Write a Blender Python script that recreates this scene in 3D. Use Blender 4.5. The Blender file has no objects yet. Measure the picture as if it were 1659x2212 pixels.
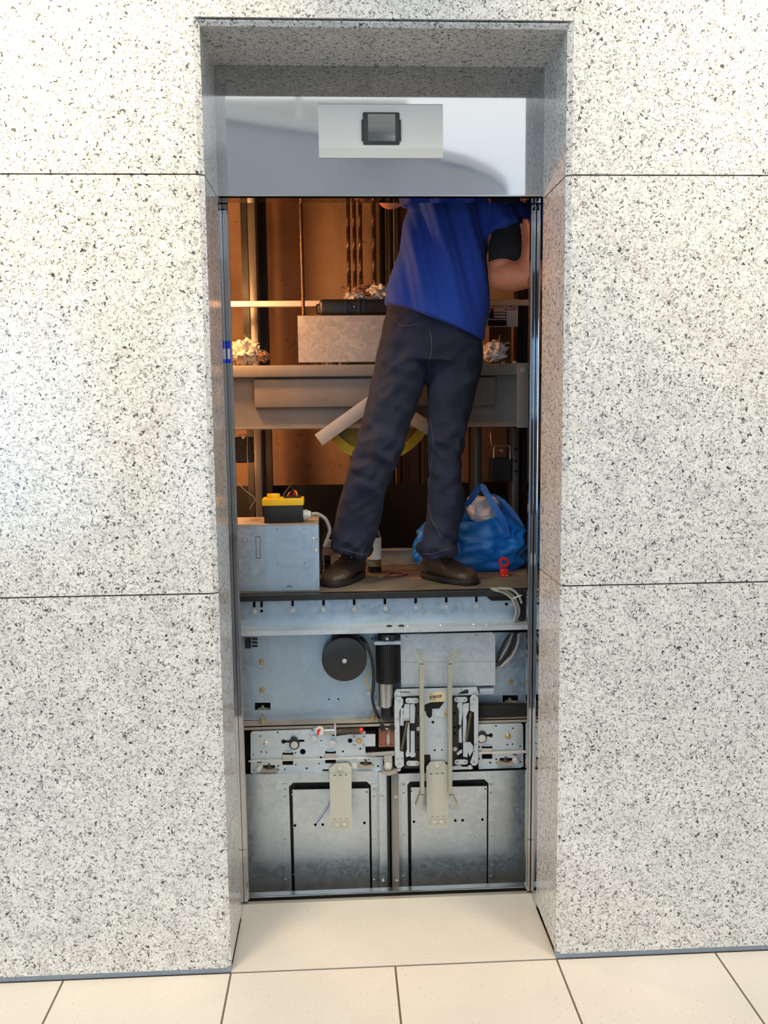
import bpy, bmesh, math, random
from mathutils import Vector, Matrix, noise
from mathutils.geometry import tessellate_polygon
random.seed(7)
SC = bpy.context.scene
COL = SC.collection
PI = math.pi

# ------------------------------------------------------------------ camera
CAM = Vector((-0.1325, -2.303, 1.5629))
YAW, PITCH, ROLL, FPX = 0.04991, -0.11786, -0.01111, 1895.4
_f = Vector((math.sin(YAW)*math.cos(PITCH), math.cos(YAW)*math.cos(PITCH), math.sin(PITCH)))
_r = Vector((math.cos(YAW), -math.sin(YAW), 0))
_u = _r.cross(_f)
CR = _r*math.cos(ROLL) + _u*math.sin(ROLL)
CU = -_r*math.sin(ROLL) + _u*math.cos(ROLL)
CF = _f

def at(px, py, Y):
    """point of the place seen at a spot of the photo, on the vertical plane at depth Y"""
    d = CF + CR*((px-829.5)/FPX) - CU*((py-1106)/FPX)
    return CAM + d*((Y-CAM.y)/d.y)

def onz(px, py, Z):
    d = CF + CR*((px-829.5)/FPX) - CU*((py-1106)/FPX)
    return CAM + d*((Z-CAM.z)/d.z)

def ppm(Y):
    return FPX/((Y-CAM.y)*1.0)

# crops of the photo that measurements were read from
def L(u, v):  return (500+u/4.608, 1320+v/4.608)
def R2(u, v): return (820+u/4.608, 1320+v/4.608)
def L3(u, v): return (500+u/4.608, 1620+v/4.608)
def R4(u, v): return (820+u/3.95, 1620+v/3.95)
def Z5(u, v): return (680+u/8.295, 1460+v/8.295)
def Z6(u, v): return (840+u/7.9, 1470+v/7.9)
def Z7(u, v): return (520+u/8.295, 1540+v/8.295)

# ------------------------------------------------------------------ mesh builder
class MB:
    def __init__(self):
        self.bm = bmesh.new()
    def _merge(self, b):
        m = bpy.data.meshes.new('tmp'); b.to_mesh(m); b.free()
        self.bm.from_mesh(m); bpy.data.meshes.remove(m)
        return self
    def hexa(self, pts, bev=0, seg=2):
        b = bmesh.new()
        vs = [b.verts.new(p) for p in pts]
        for f in ((0,3,2,1),(4,5,6,7),(0,1,5,4),(1,2,6,5),(2,3,7,6),(3,0,4,7)):
            b.faces.new([vs[i] for i in f])
        bmesh.ops.recalc_face_normals(b, faces=b.faces[:])
        if bev:
            bmesh.ops.bevel(b, geom=b.edges[:], offset=bev, segments=seg, affect='EDGES', profile=.5, clamp_overlap=True)
        return self._merge(b)
    def box(self, x0, x1, y0, y1, z0, z1, bev=0, seg=2):
        return self.hexa([(x0,y0,z0),(x1,y0,z0),(x1,y1,z0),(x0,y1,z0),(x0,y0,z1),(x1,y0,z1),(x1,y1,z1),(x0,y1,z1)], bev, seg)
    def pbox(self, px0, py0, px1, py1, y0, y1, bev=0, seg=2):
        """box whose front face (at depth y0) covers a rectangle of the photo"""
        a, b = at(px0, (py0+py1)/2, y0), at(px1, (py0+py1)/2, y0)
        c, d = at((px0+px1)/2, py0, y0), at((px0+px1)/2, py1, y0)
        return self.box(a.x, b.x, y0, y1, d.z, c.z, bev, seg)
    def plate(self, outer, holes, y0, y1):
        """sheet with real holes: loops of (x, z), between depth y0 (front) and y1"""
        ar = lambda lp: sum(lp[i-1][0]*lp[i][1]-lp[i][0]*lp[i-1][1] for i in range(len(lp)))
        loops = [outer if ar(outer) > 0 else outer[::-1]] + [h if ar(h) < 0 else h[::-1] for h in holes]
        polys = [[Vector((p[0], p[1], 0)) for p in lp] for lp in loops]
        flat = [p for lp in polys for p in lp]
        tris = tessellate_polygon(polys)
        want = (ar(loops[0]) + sum(ar(h) for h in loops[1:]))/2
        def got(ts): return sum(abs((flat[b_].x-flat[a_].x)*(flat[c_].y-flat[a_].y)-(flat[c_].x-flat[a_].x)*(flat[b_].y-flat[a_].y))/2 for a_, b_, c_ in ts)
        if abs(got(tris)-want) > .01*want:
            t = bmesh.new(); tv = [t.verts.new(p) for p in flat]; t.verts.index_update(); k = 0; es = []
            for lp in polys:
                es += [t.edges.new((tv[k+i], tv[k+(i+1) % len(lp)])) for i in range(len(lp))]; k += len(lp)
            bmesh.ops.triangle_fill(t, use_beauty=True, use_dissolve=False, edges=es)
            tris = [[v.index for v in f.verts] for f in t.faces]; t.free()
            if abs(got(tris)-want) > .02*want: print('PLATE area off', got(tris), want)
        b = bmesh.new()
        fr = [b.verts.new((p.x, y0, p.y)) for p in flat]
        bk = [b.verts.new((p.x, y1, p.y)) for p in flat]
        for t in tris:
            try:
                b.faces.new([fr[i] for i in t]); b.faces.new([bk[i] for i in reversed(t)])
            except ValueError: pass
        k = 0
        for lp in polys:
            n = len(lp)
            for i in range(n):
                j = (i+1) % n
                try: b.faces.new((fr[k+i], fr[k+j], bk[k+j], bk[k+i]))
                except ValueError: pass
            k += n
        bmesh.ops.recalc_face_normals(b, faces=b.faces[:])
        return self._merge(b)
    def pplate(self, outer, holes, y0, y1):
        w = lambda lp: [(at(p[0], p[1], y0).x, at(p[0], p[1], y0).z) for p in lp]
        return self.plate(w(outer), [w(h) for h in holes], y0, y1)
    def cyl(self, p0, p1, r, r2=None, n=20, bev=0):
        p0, p1 = Vector(p0), Vector(p1); r2 = r if r2 is None else r2
        d = p1-p0; ln = d.length
        q = d.to_track_quat('Z', 'Y').to_matrix().to_4x4()
        b = bmesh.new()
        bmesh.ops.create_cone(b, cap_ends=True, segments=n, radius1=r, radius2=r2, depth=ln)
        if bev:
            es = [e for e in b.edges if len(e.link_faces) == 2 and any(len(f.verts) > 4 for f in e.link_faces)] if n > 4 else b.edges[:]
            bmesh.ops.bevel(b, geom=es, offset=bev, segments=2, affect='EDGES', profile=.5, clamp_overlap=True)
        b.transform(Matrix.Translation((p0+p1)/2) @ q)
        return self._merge(b)
    def ring(self, p0, p1, ro, ri, n=28):
        p0, p1 = Vector(p0), Vector(p1)
        q = (p1-p0).to_track_quat('Z', 'Y').to_matrix()
        ax, ay = q @ Vector((1,0,0)), q @ Vector((0,1,0))
        b = bmesh.new(); V = []
        for p, r in ((p0,ro),(p1,ro),(p1,ri),(p0,ri)):
            V.append([b.verts.new(p+ax*r*math.cos(2*PI*i/n)+ay*r*math.sin(2*PI*i/n)) for i in range(n)])
        for k in range(4):
            A, B = V[k], V[(k+1) % 4]
            for i in range(n):
                j = (i+1) % n; b.faces.new((A[i], A[j], B[j], B[i]))
        bmesh.ops.recalc_face_normals(b, faces=b.faces[:])
        return self._merge(b)
    def tube(self, pts, r, n=8, flat=None, closed=False):
        pts = [Vector(p) for p in pts]
        rs = r if isinstance(r, (list, tuple)) else [r]*len(pts)
        b = bmesh.new(); rows = []; up = Vector((0,0,1)); prev = None
        m = len(pts)
        for i, p in enumerate(pts):
            if closed: t = pts[(i+1) % m]-pts[i-1]
            else: t = pts[min(i+1, m-1)]-pts[max(i-1, 0)]
            t.normalize()
            if prev is None:
                a = t.cross(up)
                if a.length < 1e-3: a = t.cross(Vector((0,1,0)))
            else:
                a = prev-t*prev.dot(t)
                if a.length < 1e-5: a = t.cross(up)
            a.normalize(); prev = a; c = t.cross(a)
            f1, f2 = (1, 1) if flat is None else flat
            rows.append([b.verts.new(p+a*rs[i]*f1*math.cos(2*PI*k/n)+c*rs[i]*f2*math.sin(2*PI*k/n)) for k in range(n)])
        for i in range(m if closed else m-1):
            A, B = rows[i], rows[(i+1) % m]
            for k in range(n):
                b.faces.new((A[k], A[(k+1) % n], B[(k+1) % n], B[k]))
        if not closed:
            b.faces.new(list(reversed(rows[0]))); b.faces.new(rows[-1])
        bmesh.ops.recalc_face_normals(b, faces=b.faces[:])
        return self._merge(b)
    def loft(self, rows, cap0=True, cap1=True):
        b = bmesh.new(); V = [[b.verts.new(p) for p in r] for r in rows]; n = len(rows[0])
        for A, B in zip(V, V[1:]):
            for k in range(n):
                b.faces.new((A[k], A[(k+1) % n], B[(k+1) % n], B[k]))
        if cap0: b.faces.new(list(reversed(V[0])))
        if cap1: b.faces.new(V[-1])
        bmesh.ops.recalc_face_normals(b, faces=b.faces[:])
        return self._merge(b)
    def prism(self, poly, axis, a, c):
        """poly extruded: axis 'x' poly=(y,z); 'z' poly=(x,y)"""
        b = bmesh.new()
        mk = (lambda p, t: (t, p[0], p[1])) if axis == 'x' else (lambda p, t: (p[0], p[1], t))
        A = [b.verts.new(mk(p, a)) for p in poly]; B = [b.verts.new(mk(p, c)) for p in poly]
        b.faces.new(A); b.faces.new(list(reversed(B)))
        for i in range(len(poly)):
            j = (i+1) % len(poly); b.faces.new((A[i], A[j], B[j], B[i]))
        bmesh.ops.recalc_face_normals(b, faces=b.faces[:])
        return self._merge(b)
    def ball(self, c, r, sub=3, sc=(1,1,1), nz=0, fr=20, off=0):
        b = bmesh.new(); bmesh.ops.create_icosphere(b, subdivisions=sub, radius=1)
        for v in b.verts:
            d = v.co.normalized(); k = 1
            if nz: k += nz*noise.fractal(d*fr*.1+Vector((off,off*2,0)), .6, 2.2, 5)
            v.co = Vector(c)+Vector((d.x*sc[0], d.y*sc[1], d.z*sc[2]))*r*k
        return self._merge(b)
    def helix(self, p0, p1, R, r, turns, n=6, per=10, ph=0):
        p0, p1 = Vector(p0), Vector(p1); d = p1-p0
        q = d.to_track_quat('Z', 'Y').to_matrix(); ax, ay = q @ Vector((1,0,0)), q @ Vector((0,1,0))
        N = int(turns*per)
        return self.tube([p0+d*(i/N)+(ax*math.cos(2*PI*i/per+ph)+ay*math.sin(2*PI*i/per+ph))*R for i in range(N+1)], r, n)

def circ(px, py, r, n=16):
    return [(px+r*math.cos(2*PI*i/n), py+r*math.sin(2*PI*i/n)) for i in range(n)]
def rectp(x0, y0, x1, y1):
    return [(x0,y0),(x1,y0),(x1,y1),(x0,y1)]
def slot(px, py0, py1, r, n=6):
    """upright rounded slot"""
    return [(px+r*math.cos(PI+PI*i/n), py0+r*math.sin(PI+PI*i/n)) for i in range(n+1)] + [(px+r*math.cos(PI*i/n), py1+r*math.sin(PI*i/n)) for i in range(n+1)]
def stad(p, q, r, n=8):
    """rounded bar between two points"""
    a = math.atan2(q[1]-p[1], q[0]-p[0])
    return [(q[0]+r*math.cos(a-PI/2+PI*i/n), q[1]+r*math.sin(a-PI/2+PI*i/n)) for i in range(n+1)] + [(p[0]+r*math.cos(a+PI/2+PI*i/n), p[1]+r*math.sin(a+PI/2+PI*i/n)) for i in range(n+1)]

# ------------------------------------------------------------------ objects
def tag(o, label=None, cat=None, group=None, kind=None):
    if label: o['label'] = label
    if cat: o['category'] = cat
    if group: o['group'] = group
    if kind: o['kind'] = kind
    return o
def thing(name, label, cat, loc, group=None):
    o = bpy.data.objects.new(name, None); COL.objects.link(o)
    o.empty_display_size = .05
    o.location = loc; bpy.context.view_layer.update()
    return tag(o, label, cat, group)
def part(name, mb, mat, parent=None, smooth=25, label=None):
    me = bpy.data.meshes.new(name)
    mb.bm.to_mesh(me); mb.bm.free()
    if smooth:
        for p in me.polygons: p.use_smooth = True
        me.set_sharp_from_angle(angle=math.radians(smooth))
    me.materials.append(mat)
    o = bpy.data.objects.new(name, me); COL.objects.link(o)
    if parent is not None:
        o.parent = parent
        if parent.type == 'EMPTY': o.location = -parent.location
    if label: o['label'] = label
    return o
def struct(name, mb, mat, smooth=25):
    return tag(part(name, mb, mat, None, smooth), kind='structure')
def solo(name, mb, mat, label, cat, group=None, smooth=25):
    return tag(part(name, mb, mat, None, smooth), label, cat, group)

# ------------------------------------------------------------------ materials
def lin(h):
    c = [int(h[i:i+2], 16)/255 for i in (0, 2, 4)]
    return tuple(x/12.92 if x <= .04045 else ((x+.055)/1.055)**2.4 for x in c) + (1,)
def _new(name):
    m = bpy.data.materials.new(name); m.use_nodes = True
    nt = m.node_tree; b = nt.nodes['Principled BSDF']
    return m, nt, b
def nd(nt, t, **k):
    n = nt.nodes.new('ShaderNode'+t)
    for a, v in k.items():
        if a in n.inputs.keys(): n.inputs[a].default_value = v
        else: setattr(n, a, v)
    return n
def ramp(nt, fac, stops, interp='LINEAR'):
    r = nt.nodes.new('ShaderNodeValToRGB'); cr = r.color_ramp; cr.interpolation = interp
    while len(cr.elements) > 1: cr.elements.remove(cr.elements[-1])
    cr.elements[0].position, cr.elements[0].color = stops[0]
    for p, c in stops[1:]:
        e = cr.elements.new(p); e.color = c
    nt.links.new(fac, r.inputs[0]); return r.outputs[0]
def g(v): return (v, v, v, 1)
def mul(nt, a, b, fac=1.0, mode='MULTIPLY'):
    m = nt.nodes.new('ShaderNodeMix'); m.data_type = 'RGBA'; m.blend_type = mode
    m.inputs[0].default_value = fac
    for s, v in ((6, a), (7, b)):
        if isinstance(v, tuple): m.inputs[s].default_value = v
        else: nt.links.new(v, m.inputs[s])
    return m.outputs[2]
def coords(nt, scale=(1,1,1), rot=(0,0,0), loc=(0,0,0)):
    tc = nt.nodes.new('ShaderNodeTexCoord'); mp = nt.nodes.new('ShaderNodeMapping')
    mp.inputs['Scale'].default_value = scale; mp.inputs['Rotation'].default_value = rot; mp.inputs['Location'].default_value = loc
    nt.links.new(tc.outputs['Object'], mp.inputs[0]); return mp.outputs[0]
def M(name, col, rough=.5, metal=0, var=.12, scale=8, bump=0, bscale=200, coat=0, stretch=(1,1,1), rvar=.1, spec=.5):
    """general surface: colour with soft mottling, a little roughness variation and grain"""
    m, nt, b = _new(name)
    c = lin(col) if isinstance(col, str) else col
    v = coords(nt, stretch)
    n1 = nd(nt, 'TexNoise', Scale=scale, Detail=5, Roughness=.6); nt.links.new(v, n1.inputs['Vector'])
    f = ramp(nt, n1.outputs[0], [(.3, g(1-var)), (.7, g(1+var*.6))])
    nt.links.new(mul(nt, c, f), b.inputs['Base Color'])
    rr = ramp(nt, n1.outputs[0], [(.3, g(max(.02, rough-rvar))), (.7, g(min(1, rough+rvar)))])
    nt.links.new(rr, b.inputs['Roughness'])
    b.inputs['Metallic'].default_value = metal
    b.inputs['Specular IOR Level'].default_value = spec
    b.inputs['Coat Weight'].default_value = coat
    b.inputs['Coat Roughness'].default_value = .08
    if bump:
        n2 = nd(nt, 'TexNoise', Scale=bscale, Detail=3); nt.links.new(v, n2.inputs['Vector'])
        bp = nd(nt, 'Bump', Strength=bump, Distance=.002); nt.links.new(n2.outputs[0], bp.inputs['Height'])
        nt.links.new(bp.outputs[0], b.inputs['Normal'])
    return m

def granite():
    m, nt, b = _new('granite')
    v = coords(nt)
    nz = nd(nt, 'TexNoise', Scale=90, Detail=2); nt.links.new(v, nz.inputs['Vector'])
    ad = nt.nodes.new('ShaderNodeMix'); ad.data_type = 'RGBA'; ad.blend_type = 'LINEAR_LIGHT'; ad.inputs[0].default_value = .012
    nt.links.new(v, ad.inputs[6]); nt.links.new(nz.outputs['Color'], ad.inputs[7])
    vo = nd(nt, 'TexVoronoi', Scale=195, Randomness=1); nt.links.new(ad.outputs[2], vo.inputs['Vector'])
    sp = nt.nodes.new('ShaderNodeSeparateColor'); nt.links.new(vo.outputs['Color'], sp.inputs[0])
    base = ramp(nt, sp.outputs[0], [(0, lin('4a4a47')), (.035, lin('5c5b58')), (.06, lin('a8a7a3')), (.15, lin('bab9b4')), (.24, lin('d6d4cf')), (.5, lin('e3e1dc')), (1, lin('efece6'))])
    vo2 = nd(nt, 'TexVoronoi', Scale=380, Randomness=1); nt.links.new(ad.outputs[2], vo2.inputs['Vector'])
    sp2 = nt.nodes.new('ShaderNodeSeparateColor'); nt.links.new(vo2.outputs['Color'], sp2.inputs[0])
    fine = ramp(nt, sp2.outputs[1], [(0, lin('7f7e7a')), (.08, lin('a3a29e')), (.15, g(.97)), (1, g(1))])
    n3 = nd(nt, 'TexNoise', Scale=11, Detail=4); nt.links.new(v, n3.inputs['Vector'])
    cl = ramp(nt, n3.outputs[0], [(.35, g(.9)), (.65, g(1.02))])
    nt.links.new(mul(nt, mul(nt, base, fine), cl), b.inputs['Base Color'])
    b.inputs['Roughness'].default_value = .16
    b.inputs['Specular IOR Level'].default_value = .5
    return m

def tiles(name, c1, joint=True):
    m, nt, b = _new(name)
    v = coords(nt)
    vo = nd(nt, 'TexVoronoi', Scale=110); nt.links.new(v, vo.inputs['Vector'])
    d = ramp(nt, vo.outputs['Distance'], [(.16, g(.72)), (.26, g(1))])
    sp = nt.nodes.new('ShaderNodeSeparateColor'); nt.links.new(vo.outputs['Color'], sp.inputs[0])
    pick = ramp(nt, sp.outputs[0], [(.8, g(1)), (.82, g(0))])
    dd = mul(nt, d, g(1)); mx = nt.nodes.new('ShaderNodeMix'); mx.data_type = 'RGBA'
    nt.links.new(pick, mx.inputs[0]); nt.links.new(d, mx.inputs[6]); mx.inputs[7].default_value = g(1)
    n1 = nd(nt, 'TexNoise', Scale=4, Detail=4); nt.links.new(v, n1.inputs['Vector'])
    mo = ramp(nt, n1.outputs[0], [(.3, g(.95)), (.7, g(1.03))])
    colr = mul(nt, mul(nt, lin(c1), mx.outputs[2]), mo)
    if joint:
        tc = coords(nt, loc=(.4600, 0, 0))
        br = nd(nt, 'TexBrick', offset=0.0, squash=1.0); br.inputs['Scale'].default_value = 1
        br.inputs['Brick Width'].default_value = .46; br.inputs['Row Height'].default_value = .92; br.inputs['Mortar Size'].default_value = .0028
        br.inputs['Mortar Smooth'].default_value = 0
        nt.links.new(tc, br.inputs['Vector'])
        mj = nt.nodes.new('ShaderNodeMix'); mj.data_type = 'RGBA'
        nt.links.new(br.outputs['Fac'], mj.inputs[0]); nt.links.new(colr, mj.inputs[6]); mj.inputs[7].default_value = lin('6a5a48')
        colr = mj.outputs[2]
        bp = nd(nt, 'Bump', Strength=.5, Distance=.003, invert=True); nt.links.new(br.outputs['Fac'], bp.inputs['Height'])
        nt.links.new(bp.outputs[0], b.inputs['Normal'])
    nt.links.new(colr, b.inputs['Base Color'])
    b.inputs['Roughness'].default_value = .3
    return m

def galvanised(name, c, rough=.36, metal=.85, spang=.25, scale=38):
    m, nt, b = _new(name)
    v = coords(nt)
    nz = nd(nt, 'TexNoise', Scale=30, Detail=3); nt.links.new(v, nz.inputs['Vector'])
    ad = nt.nodes.new('ShaderNodeMix'); ad.data_type = 'RGBA'; ad.blend_type = 'LINEAR_LIGHT'; ad.inputs[0].default_value = .03
    nt.links.new(v, ad.inputs[6]); nt.links.new(nz.outputs['Color'], ad.inputs[7])
    vo = nd(nt, 'TexVoronoi', Scale=scale); nt.links.new(ad.outputs[2], vo.inputs['Vector'])
    sp = nt.nodes.new('ShaderNodeSeparateColor'); nt.links.new(vo.outputs['Color'], sp.inputs[0])
    f = ramp(nt, sp.outputs[0], [(0, g(1-spang)), (1, g(1+spang*.3))])
    n2 = nd(nt, 'TexNoise', Scale=5, Detail=5); nt.links.new(v, n2.inputs['Vector'])
    f2 = ramp(nt, n2.outputs[0], [(.3, g(.86)), (.65, g(1.03))])
    nt.links.new(mul(nt, mul(nt, lin(c), f), f2), b.inputs['Base Color'])
    rr = ramp(nt, sp.outputs[1], [(0, g(rough-.06)), (1, g(rough+.1))]); nt.links.new(rr, b.inputs['Roughness'])
    b.inputs['Metallic'].default_value = metal
    return m

def concrete():
    m, nt, b = _new('shaft_concrete')
    v = coords(nt)
    n1 = nd(nt, 'TexNoise', Scale=3, Detail=8, Roughness=.65); nt.links.new(v, n1.inputs['Vector'])
    base = ramp(nt, n1.outputs[0], [(.3, lin('a0866e')), (.5, lin('b99d83')), (.72, lin('c9b097'))])
    n2 = nd(nt, 'TexNoise', Scale=22, Detail=4, Roughness=.7); nt.links.new(v, n2.inputs['Vector'])
    pit = ramp(nt, n2.outputs[0], [(.3, g(.5)), (.38, g(1))])
    v3 = coords(nt, (3, 3, .8)); n3 = nd(nt, 'TexNoise', Scale=1.8, Detail=7, Distortion=.7); nt.links.new(v3, n3.inputs['Vector'])
    st = ramp(nt, n3.outputs[0], [(.34, g(.78)), (.5, g(1))])
    nt.links.new(mul(nt, mul(nt, base, pit), st), b.inputs['Base Color'])
    b.inputs['Roughness'].default_value = .9
    bp = nd(nt, 'Bump', Strength=.4, Distance=.01); nt.links.new(n2.outputs[0], bp.inputs['Height']); nt.links.new(bp.outputs[0], b.inputs['Normal'])
    return m

def weave(name, c, rough, sc=900, var=.15, stretch=(1,1,1), sheen=0):
    m, nt, b = _new(name)
    v = coords(nt, stretch)
    n1 = nd(nt, 'TexNoise', Scale=9, Detail=6); nt.links.new(v, n1.inputs['Vector'])
    f = ramp(nt, n1.outputs[0], [(.3, g(1-var)), (.7, g(1+var))])
    nt.links.new(mul(nt, lin(c), f), b.inputs['Base Color'])
    b.inputs['Roughness'].default_value = rough
    b.inputs['Sheen Weight'].default_value = sheen
    n2 = nd(nt, 'TexNoise', Scale=sc, Detail=2); nt.links.new(v, n2.inputs['Vector'])
    bp = nd(nt, 'Bump', Strength=.25, Distance=.001); nt.links.new(n2.outputs[0], bp.inputs['Height']); nt.links.new(bp.outputs[0], b.inputs['Normal'])
    return m

def clear(name, c, rough=.05, ior=1.45):
    m, nt, b = _new(name)
    b.inputs['Base Color'].default_value = lin(c); b.inputs['Roughness'].default_value = rough
    b.inputs['Transmission Weight'].default_value = 1; b.inputs['IOR'].default_value = ior
    return m

GRAN = granite()
FLOOR = tiles('floor_stone', 'dcd5cb')
SLAB = tiles('threshold_stone', 'd9d4cb', False)
JOINT = M('joint_dark', '5c5142', .9)
SKIRT = M('skirting_grey', '8f98a3', .5, 0)
MIRROR = M('polished_steel', 'c4c5c7', .045, 1, var=.03, scale=3, rvar=.015)
BRUSH = M('brushed_steel', 'b9bab9', .22, 1, var=.06, scale=5, rvar=.05)
ZINC = galvanised('zinc_plate', 'b3c7d8', .40, .75, .05, 60)
ZINC2 = galvanised('zinc_plate_pale', 'c8d3da', .42, .6, .06, 70)
GALV = galvanised('spangled_steel', 'cbd6de', .33, .85, .07, 80)
SPANG = galvanised('spangled_box', 'c2bcb2', .55, .3, .2, 75)
COVER = galvanised('cover_sheet', 'c3ced6', .42, .6, .09, 80)
STRAP = M('strap_steel', 'c0c1b4', .45, .2, .06, 9)
VANE = M('vane_steel', 'a9aa9c', .45, .3, .08, 9)
DUSTY = M('dusty_steel', 'a79f92', .6, .35, .18, 14, .1)
PAINT = M('grey_painted_steel', '8c8983', .5, .1, .12, 9, .05)
PAINTW = M('white_painted_strap', 'cfcbc4', .45, .1, .06, 9)
DARKM = M('dark_steel', '3c3d3b', .45, .6, .2, 10)
BLACKM = M('black_burnished_plate', '3a332f', .5, .5, .2, 16)
BLACK = M('black_plastic', '1c1d1f', .42, 0, .15, 20)
RUBBER = M('black_rubber', '161616', .75, 0, .2, 20)
YELLOW = M('yellow_plastic', 'f2c313', .4, 0, .06, 12)
YELR = M('front_lit_yellow', 'e8c81e', .45, 0, .15, 14)  # lighter than the disc paint: front light put in, rim worn clean
YELP = M('yellow_paint', 'a98f1c', .5, .1, .25, 14)
RED = M('red_plastic', 'd22418', .4, 0, .06, 12)
BRASS = M('yellow_zinc', 'c4b280', .34, .6, .1, 30)
BOLT = M('bolt_steel', 'd3d3cf', .34, .55, .1, 40)
SPRING = M('spring_steel', '6f6252', .45, .7, .15, 40)
RUST = M('rusty_copper', '8a5644', .6, .35, .3, 60, .2)
ROPE = M('wire_rope', '6e5a41', .4, .8, .3, 80)
RAILG = M('guide_rail', '6e6d68', .4, .5, .15, 6)
WHITE = M('white_plastic', 'd9d6cd', .5, 0, .08, 20)
CREAM = M('cream_housing', 'f4f1e6', .35, 0, .03, 5)
GLASSB = M('black_glass', '0c0d0f', .04, 0, 0, 5, spec=1, rvar=.01)
GLASSB.node_tree.nodes['Principled BSDF'].inputs['IOR'].default_value = 2.3
BEZEL = M('bezel_grey', '3d3e3c', .4, .1)
CABLE = M('grey_cable', '9c9b94', .5, 0, .15, 30)
CABLEB = M('black_cable', '1a1a1b', .5)
WIREY = M('yellow_wire', 'b09a2c', .5)
COTTON = M('cotton_waste', 'd8cdb9', .95, 0, .35, 90, .8, 160)
COTTONB = M('brown_cotton', '8d6c5a', .95, 0, .35, 90, .8, 160)
PAPER = M('white_paper', 'f6f6f8', .8, 0, .05, 10)
BAG = weave('blue_bag', '1a7bd6', .34, 700, .2)
BAGH = weave('blue_strap', '2a76dc', .4, 500, .12)
DENIM = weave('navy_denim', '161d33', .92, 1400, .3, (1,1,1), 0)
SHIRT = weave('blue_cotton', '123b98', .85, 1600, .08, (1,1,1), .05)
DARKCLOTH = weave('black_cotton', '16181a', .9, 1600, .1)
SKIN = M('skin', 'c27a58', .5, 0, .12, 22, .1, 300)
LEATHER = M('brown_leather', '46392e', .5, 0, .35, 24, .25, 90)
SOLE = M('shoe_sole', '1d1a18', .8)
LACE = M('lace', '3a2f27', .8)
HAIR = M('hair', '4a3b2e', .7, 0, .2, 60, .6, 150)
OIL = M('dark_oil', '141512', .2)
FLOORR = M('car_roof_dust', '6b6358', .8, .1, .25, 12, .3, 60)
CONC = concrete()
LABEL = M('label_paper', 'd8c9a0', .7, 0, .1, 30)
INK = M('ink', '2a2826', .7)
PLASTER = M('grey_plaster', 'c6c6c8', .6, 0, .08, 1)
PALE = M('pale_band', 'e6e5dd', .6, 0, .05, 1)
BLUESIGN = M('blue_patch', '1238d8', .35)
# ------------------------------------------------------------------ setting
HW, D, ZT, ZH, J1, J2 = .46, .259, 2.5065, 2.1566, 2.1499, 1.080
FRONT = .474                      # where the chamfered arris meets the wall face
GAPJ = .004
def wall_side(name, sg):
    core = struct(name, MB().box(min(sg*.50, sg*3.2), max(sg*.50, sg*3.2), .035, D-.002, .0, 4.2), JOINT, 0)
    zs = [.014, J2, J1, 4.2]
    for a, b in zip(zs, zs[1:]):
        poly = [(sg*3.2, 0), (sg*FRONT, 0), (sg*HW, .011), (sg*HW, D), (sg*.50, D), (sg*.50, .03), (sg*3.2, .03)]
        part('granite_panel', MB().prism(poly, 'z', a+GAPJ/2, b-GAPJ/2), GRAN, core, 0)
    bb = MB().box(min(sg*HW, sg*3.2), max(sg*HW, sg*3.2), .003, .03, 0, .014)
    b = struct('baseboard_left' if sg < 0 else 'baseboard_right', bb, SKIRT, 0)
wall_side('wall_left', -1)
wall_side('wall_right', 1)
top = struct('wall_top', MB().box(-.47, .47, .035, D-.002, ZT+.02, 4.2), JOINT, 0)
part('granite_panel', MB().box(-FRONT+GAPJ/2, FRONT-GAPJ/2, 0, .03, ZT+.0165, 4.2), GRAN, top, 0)
part('granite_soffit', MB().prism([(.006, ZT+.0095), (.013, ZT), (D, ZT), (D, ZT+.0125), (.006, ZT+.0125)], 'x', -HW, HW), GRAN, top, 0)
struct('floor', MB().box(-4, 4, -1.38, 0, -.1, 0), FLOOR, 0)
struct('floor_low_bounce', MB().box(-7, 7, -9.6, -1.38, -.1, 0), M('low_bounce_grey', '5d6063', .9, 0, .1, 30), 0)  # unseen floor, made dark to cut bounce light onto the soffit
wl = struct('wall_lobby', MB().box(-5, -1.2, -5.8, -5.6, 0, 3.3), M('beige_plaster', 'b3a892', .7, 0, .08, 2), 0)
wn = struct('window_1', MB().box(-3.5, -1.2, -5.42, -5.36, .0, .45).box(-3.5, -1.2, -5.42, -5.36, 2.48, 2.9), PALE, 0)
for a_, b_ in ((-3.6, -3.45), (-2.75, -2.63), (-2.43, -2.38), (-2.28, -1.5), (-1.32, -1.2)):
    part('pier', MB().box(a_, b_, -5.42, -5.36, .45, 2.48), M('tan_pier', 'b9a98f', .7), wn, 0)
struct('trim_1', MB().box(-HW, HW, .004, .342, -.08, 0), SLAB, 0)                       # threshold slab
# lobby the polished surfaces look back into: a curved gallery, its pale coping, columns and a louvred roof light
def gallery():
    vc = Vector((CAM.x, 2*D-CAM.y))
    pts = []
    for px, dist in ((200, 10.3), (350, 10.6), (490, 10.9), (600, 11.15), (690, 11.36), (830, 12.0), (930, 12.5), (1010, 13.0), (1060, 13.6), (1085, 14.2), (1095, 14.8), (1094, 15.4)):
        az = YAW+math.atan((px-829.5)/FPX)
        pts.append((vc.x+dist*math.sin(az), vc.y-dist*math.cos(az)))
    back = [(x-.4 if i > 8 else x, y-.35) for i, (x, y) in enumerate(pts)]
    poly = [(p[0], p[1]) for p in pts]+[(q[0], q[1]) for q in reversed(back)]
    gl = struct('balcony', MB().prism(poly, 'z', 2.9, 4.95), PLASTER, 40)
    part('coping', MB().prism([(x, y+.05) for x, y in poly[:len(pts)]]+poly[len(pts):], 'z', 4.95, 5.09), PALE, gl, 40)
gallery()
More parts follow.
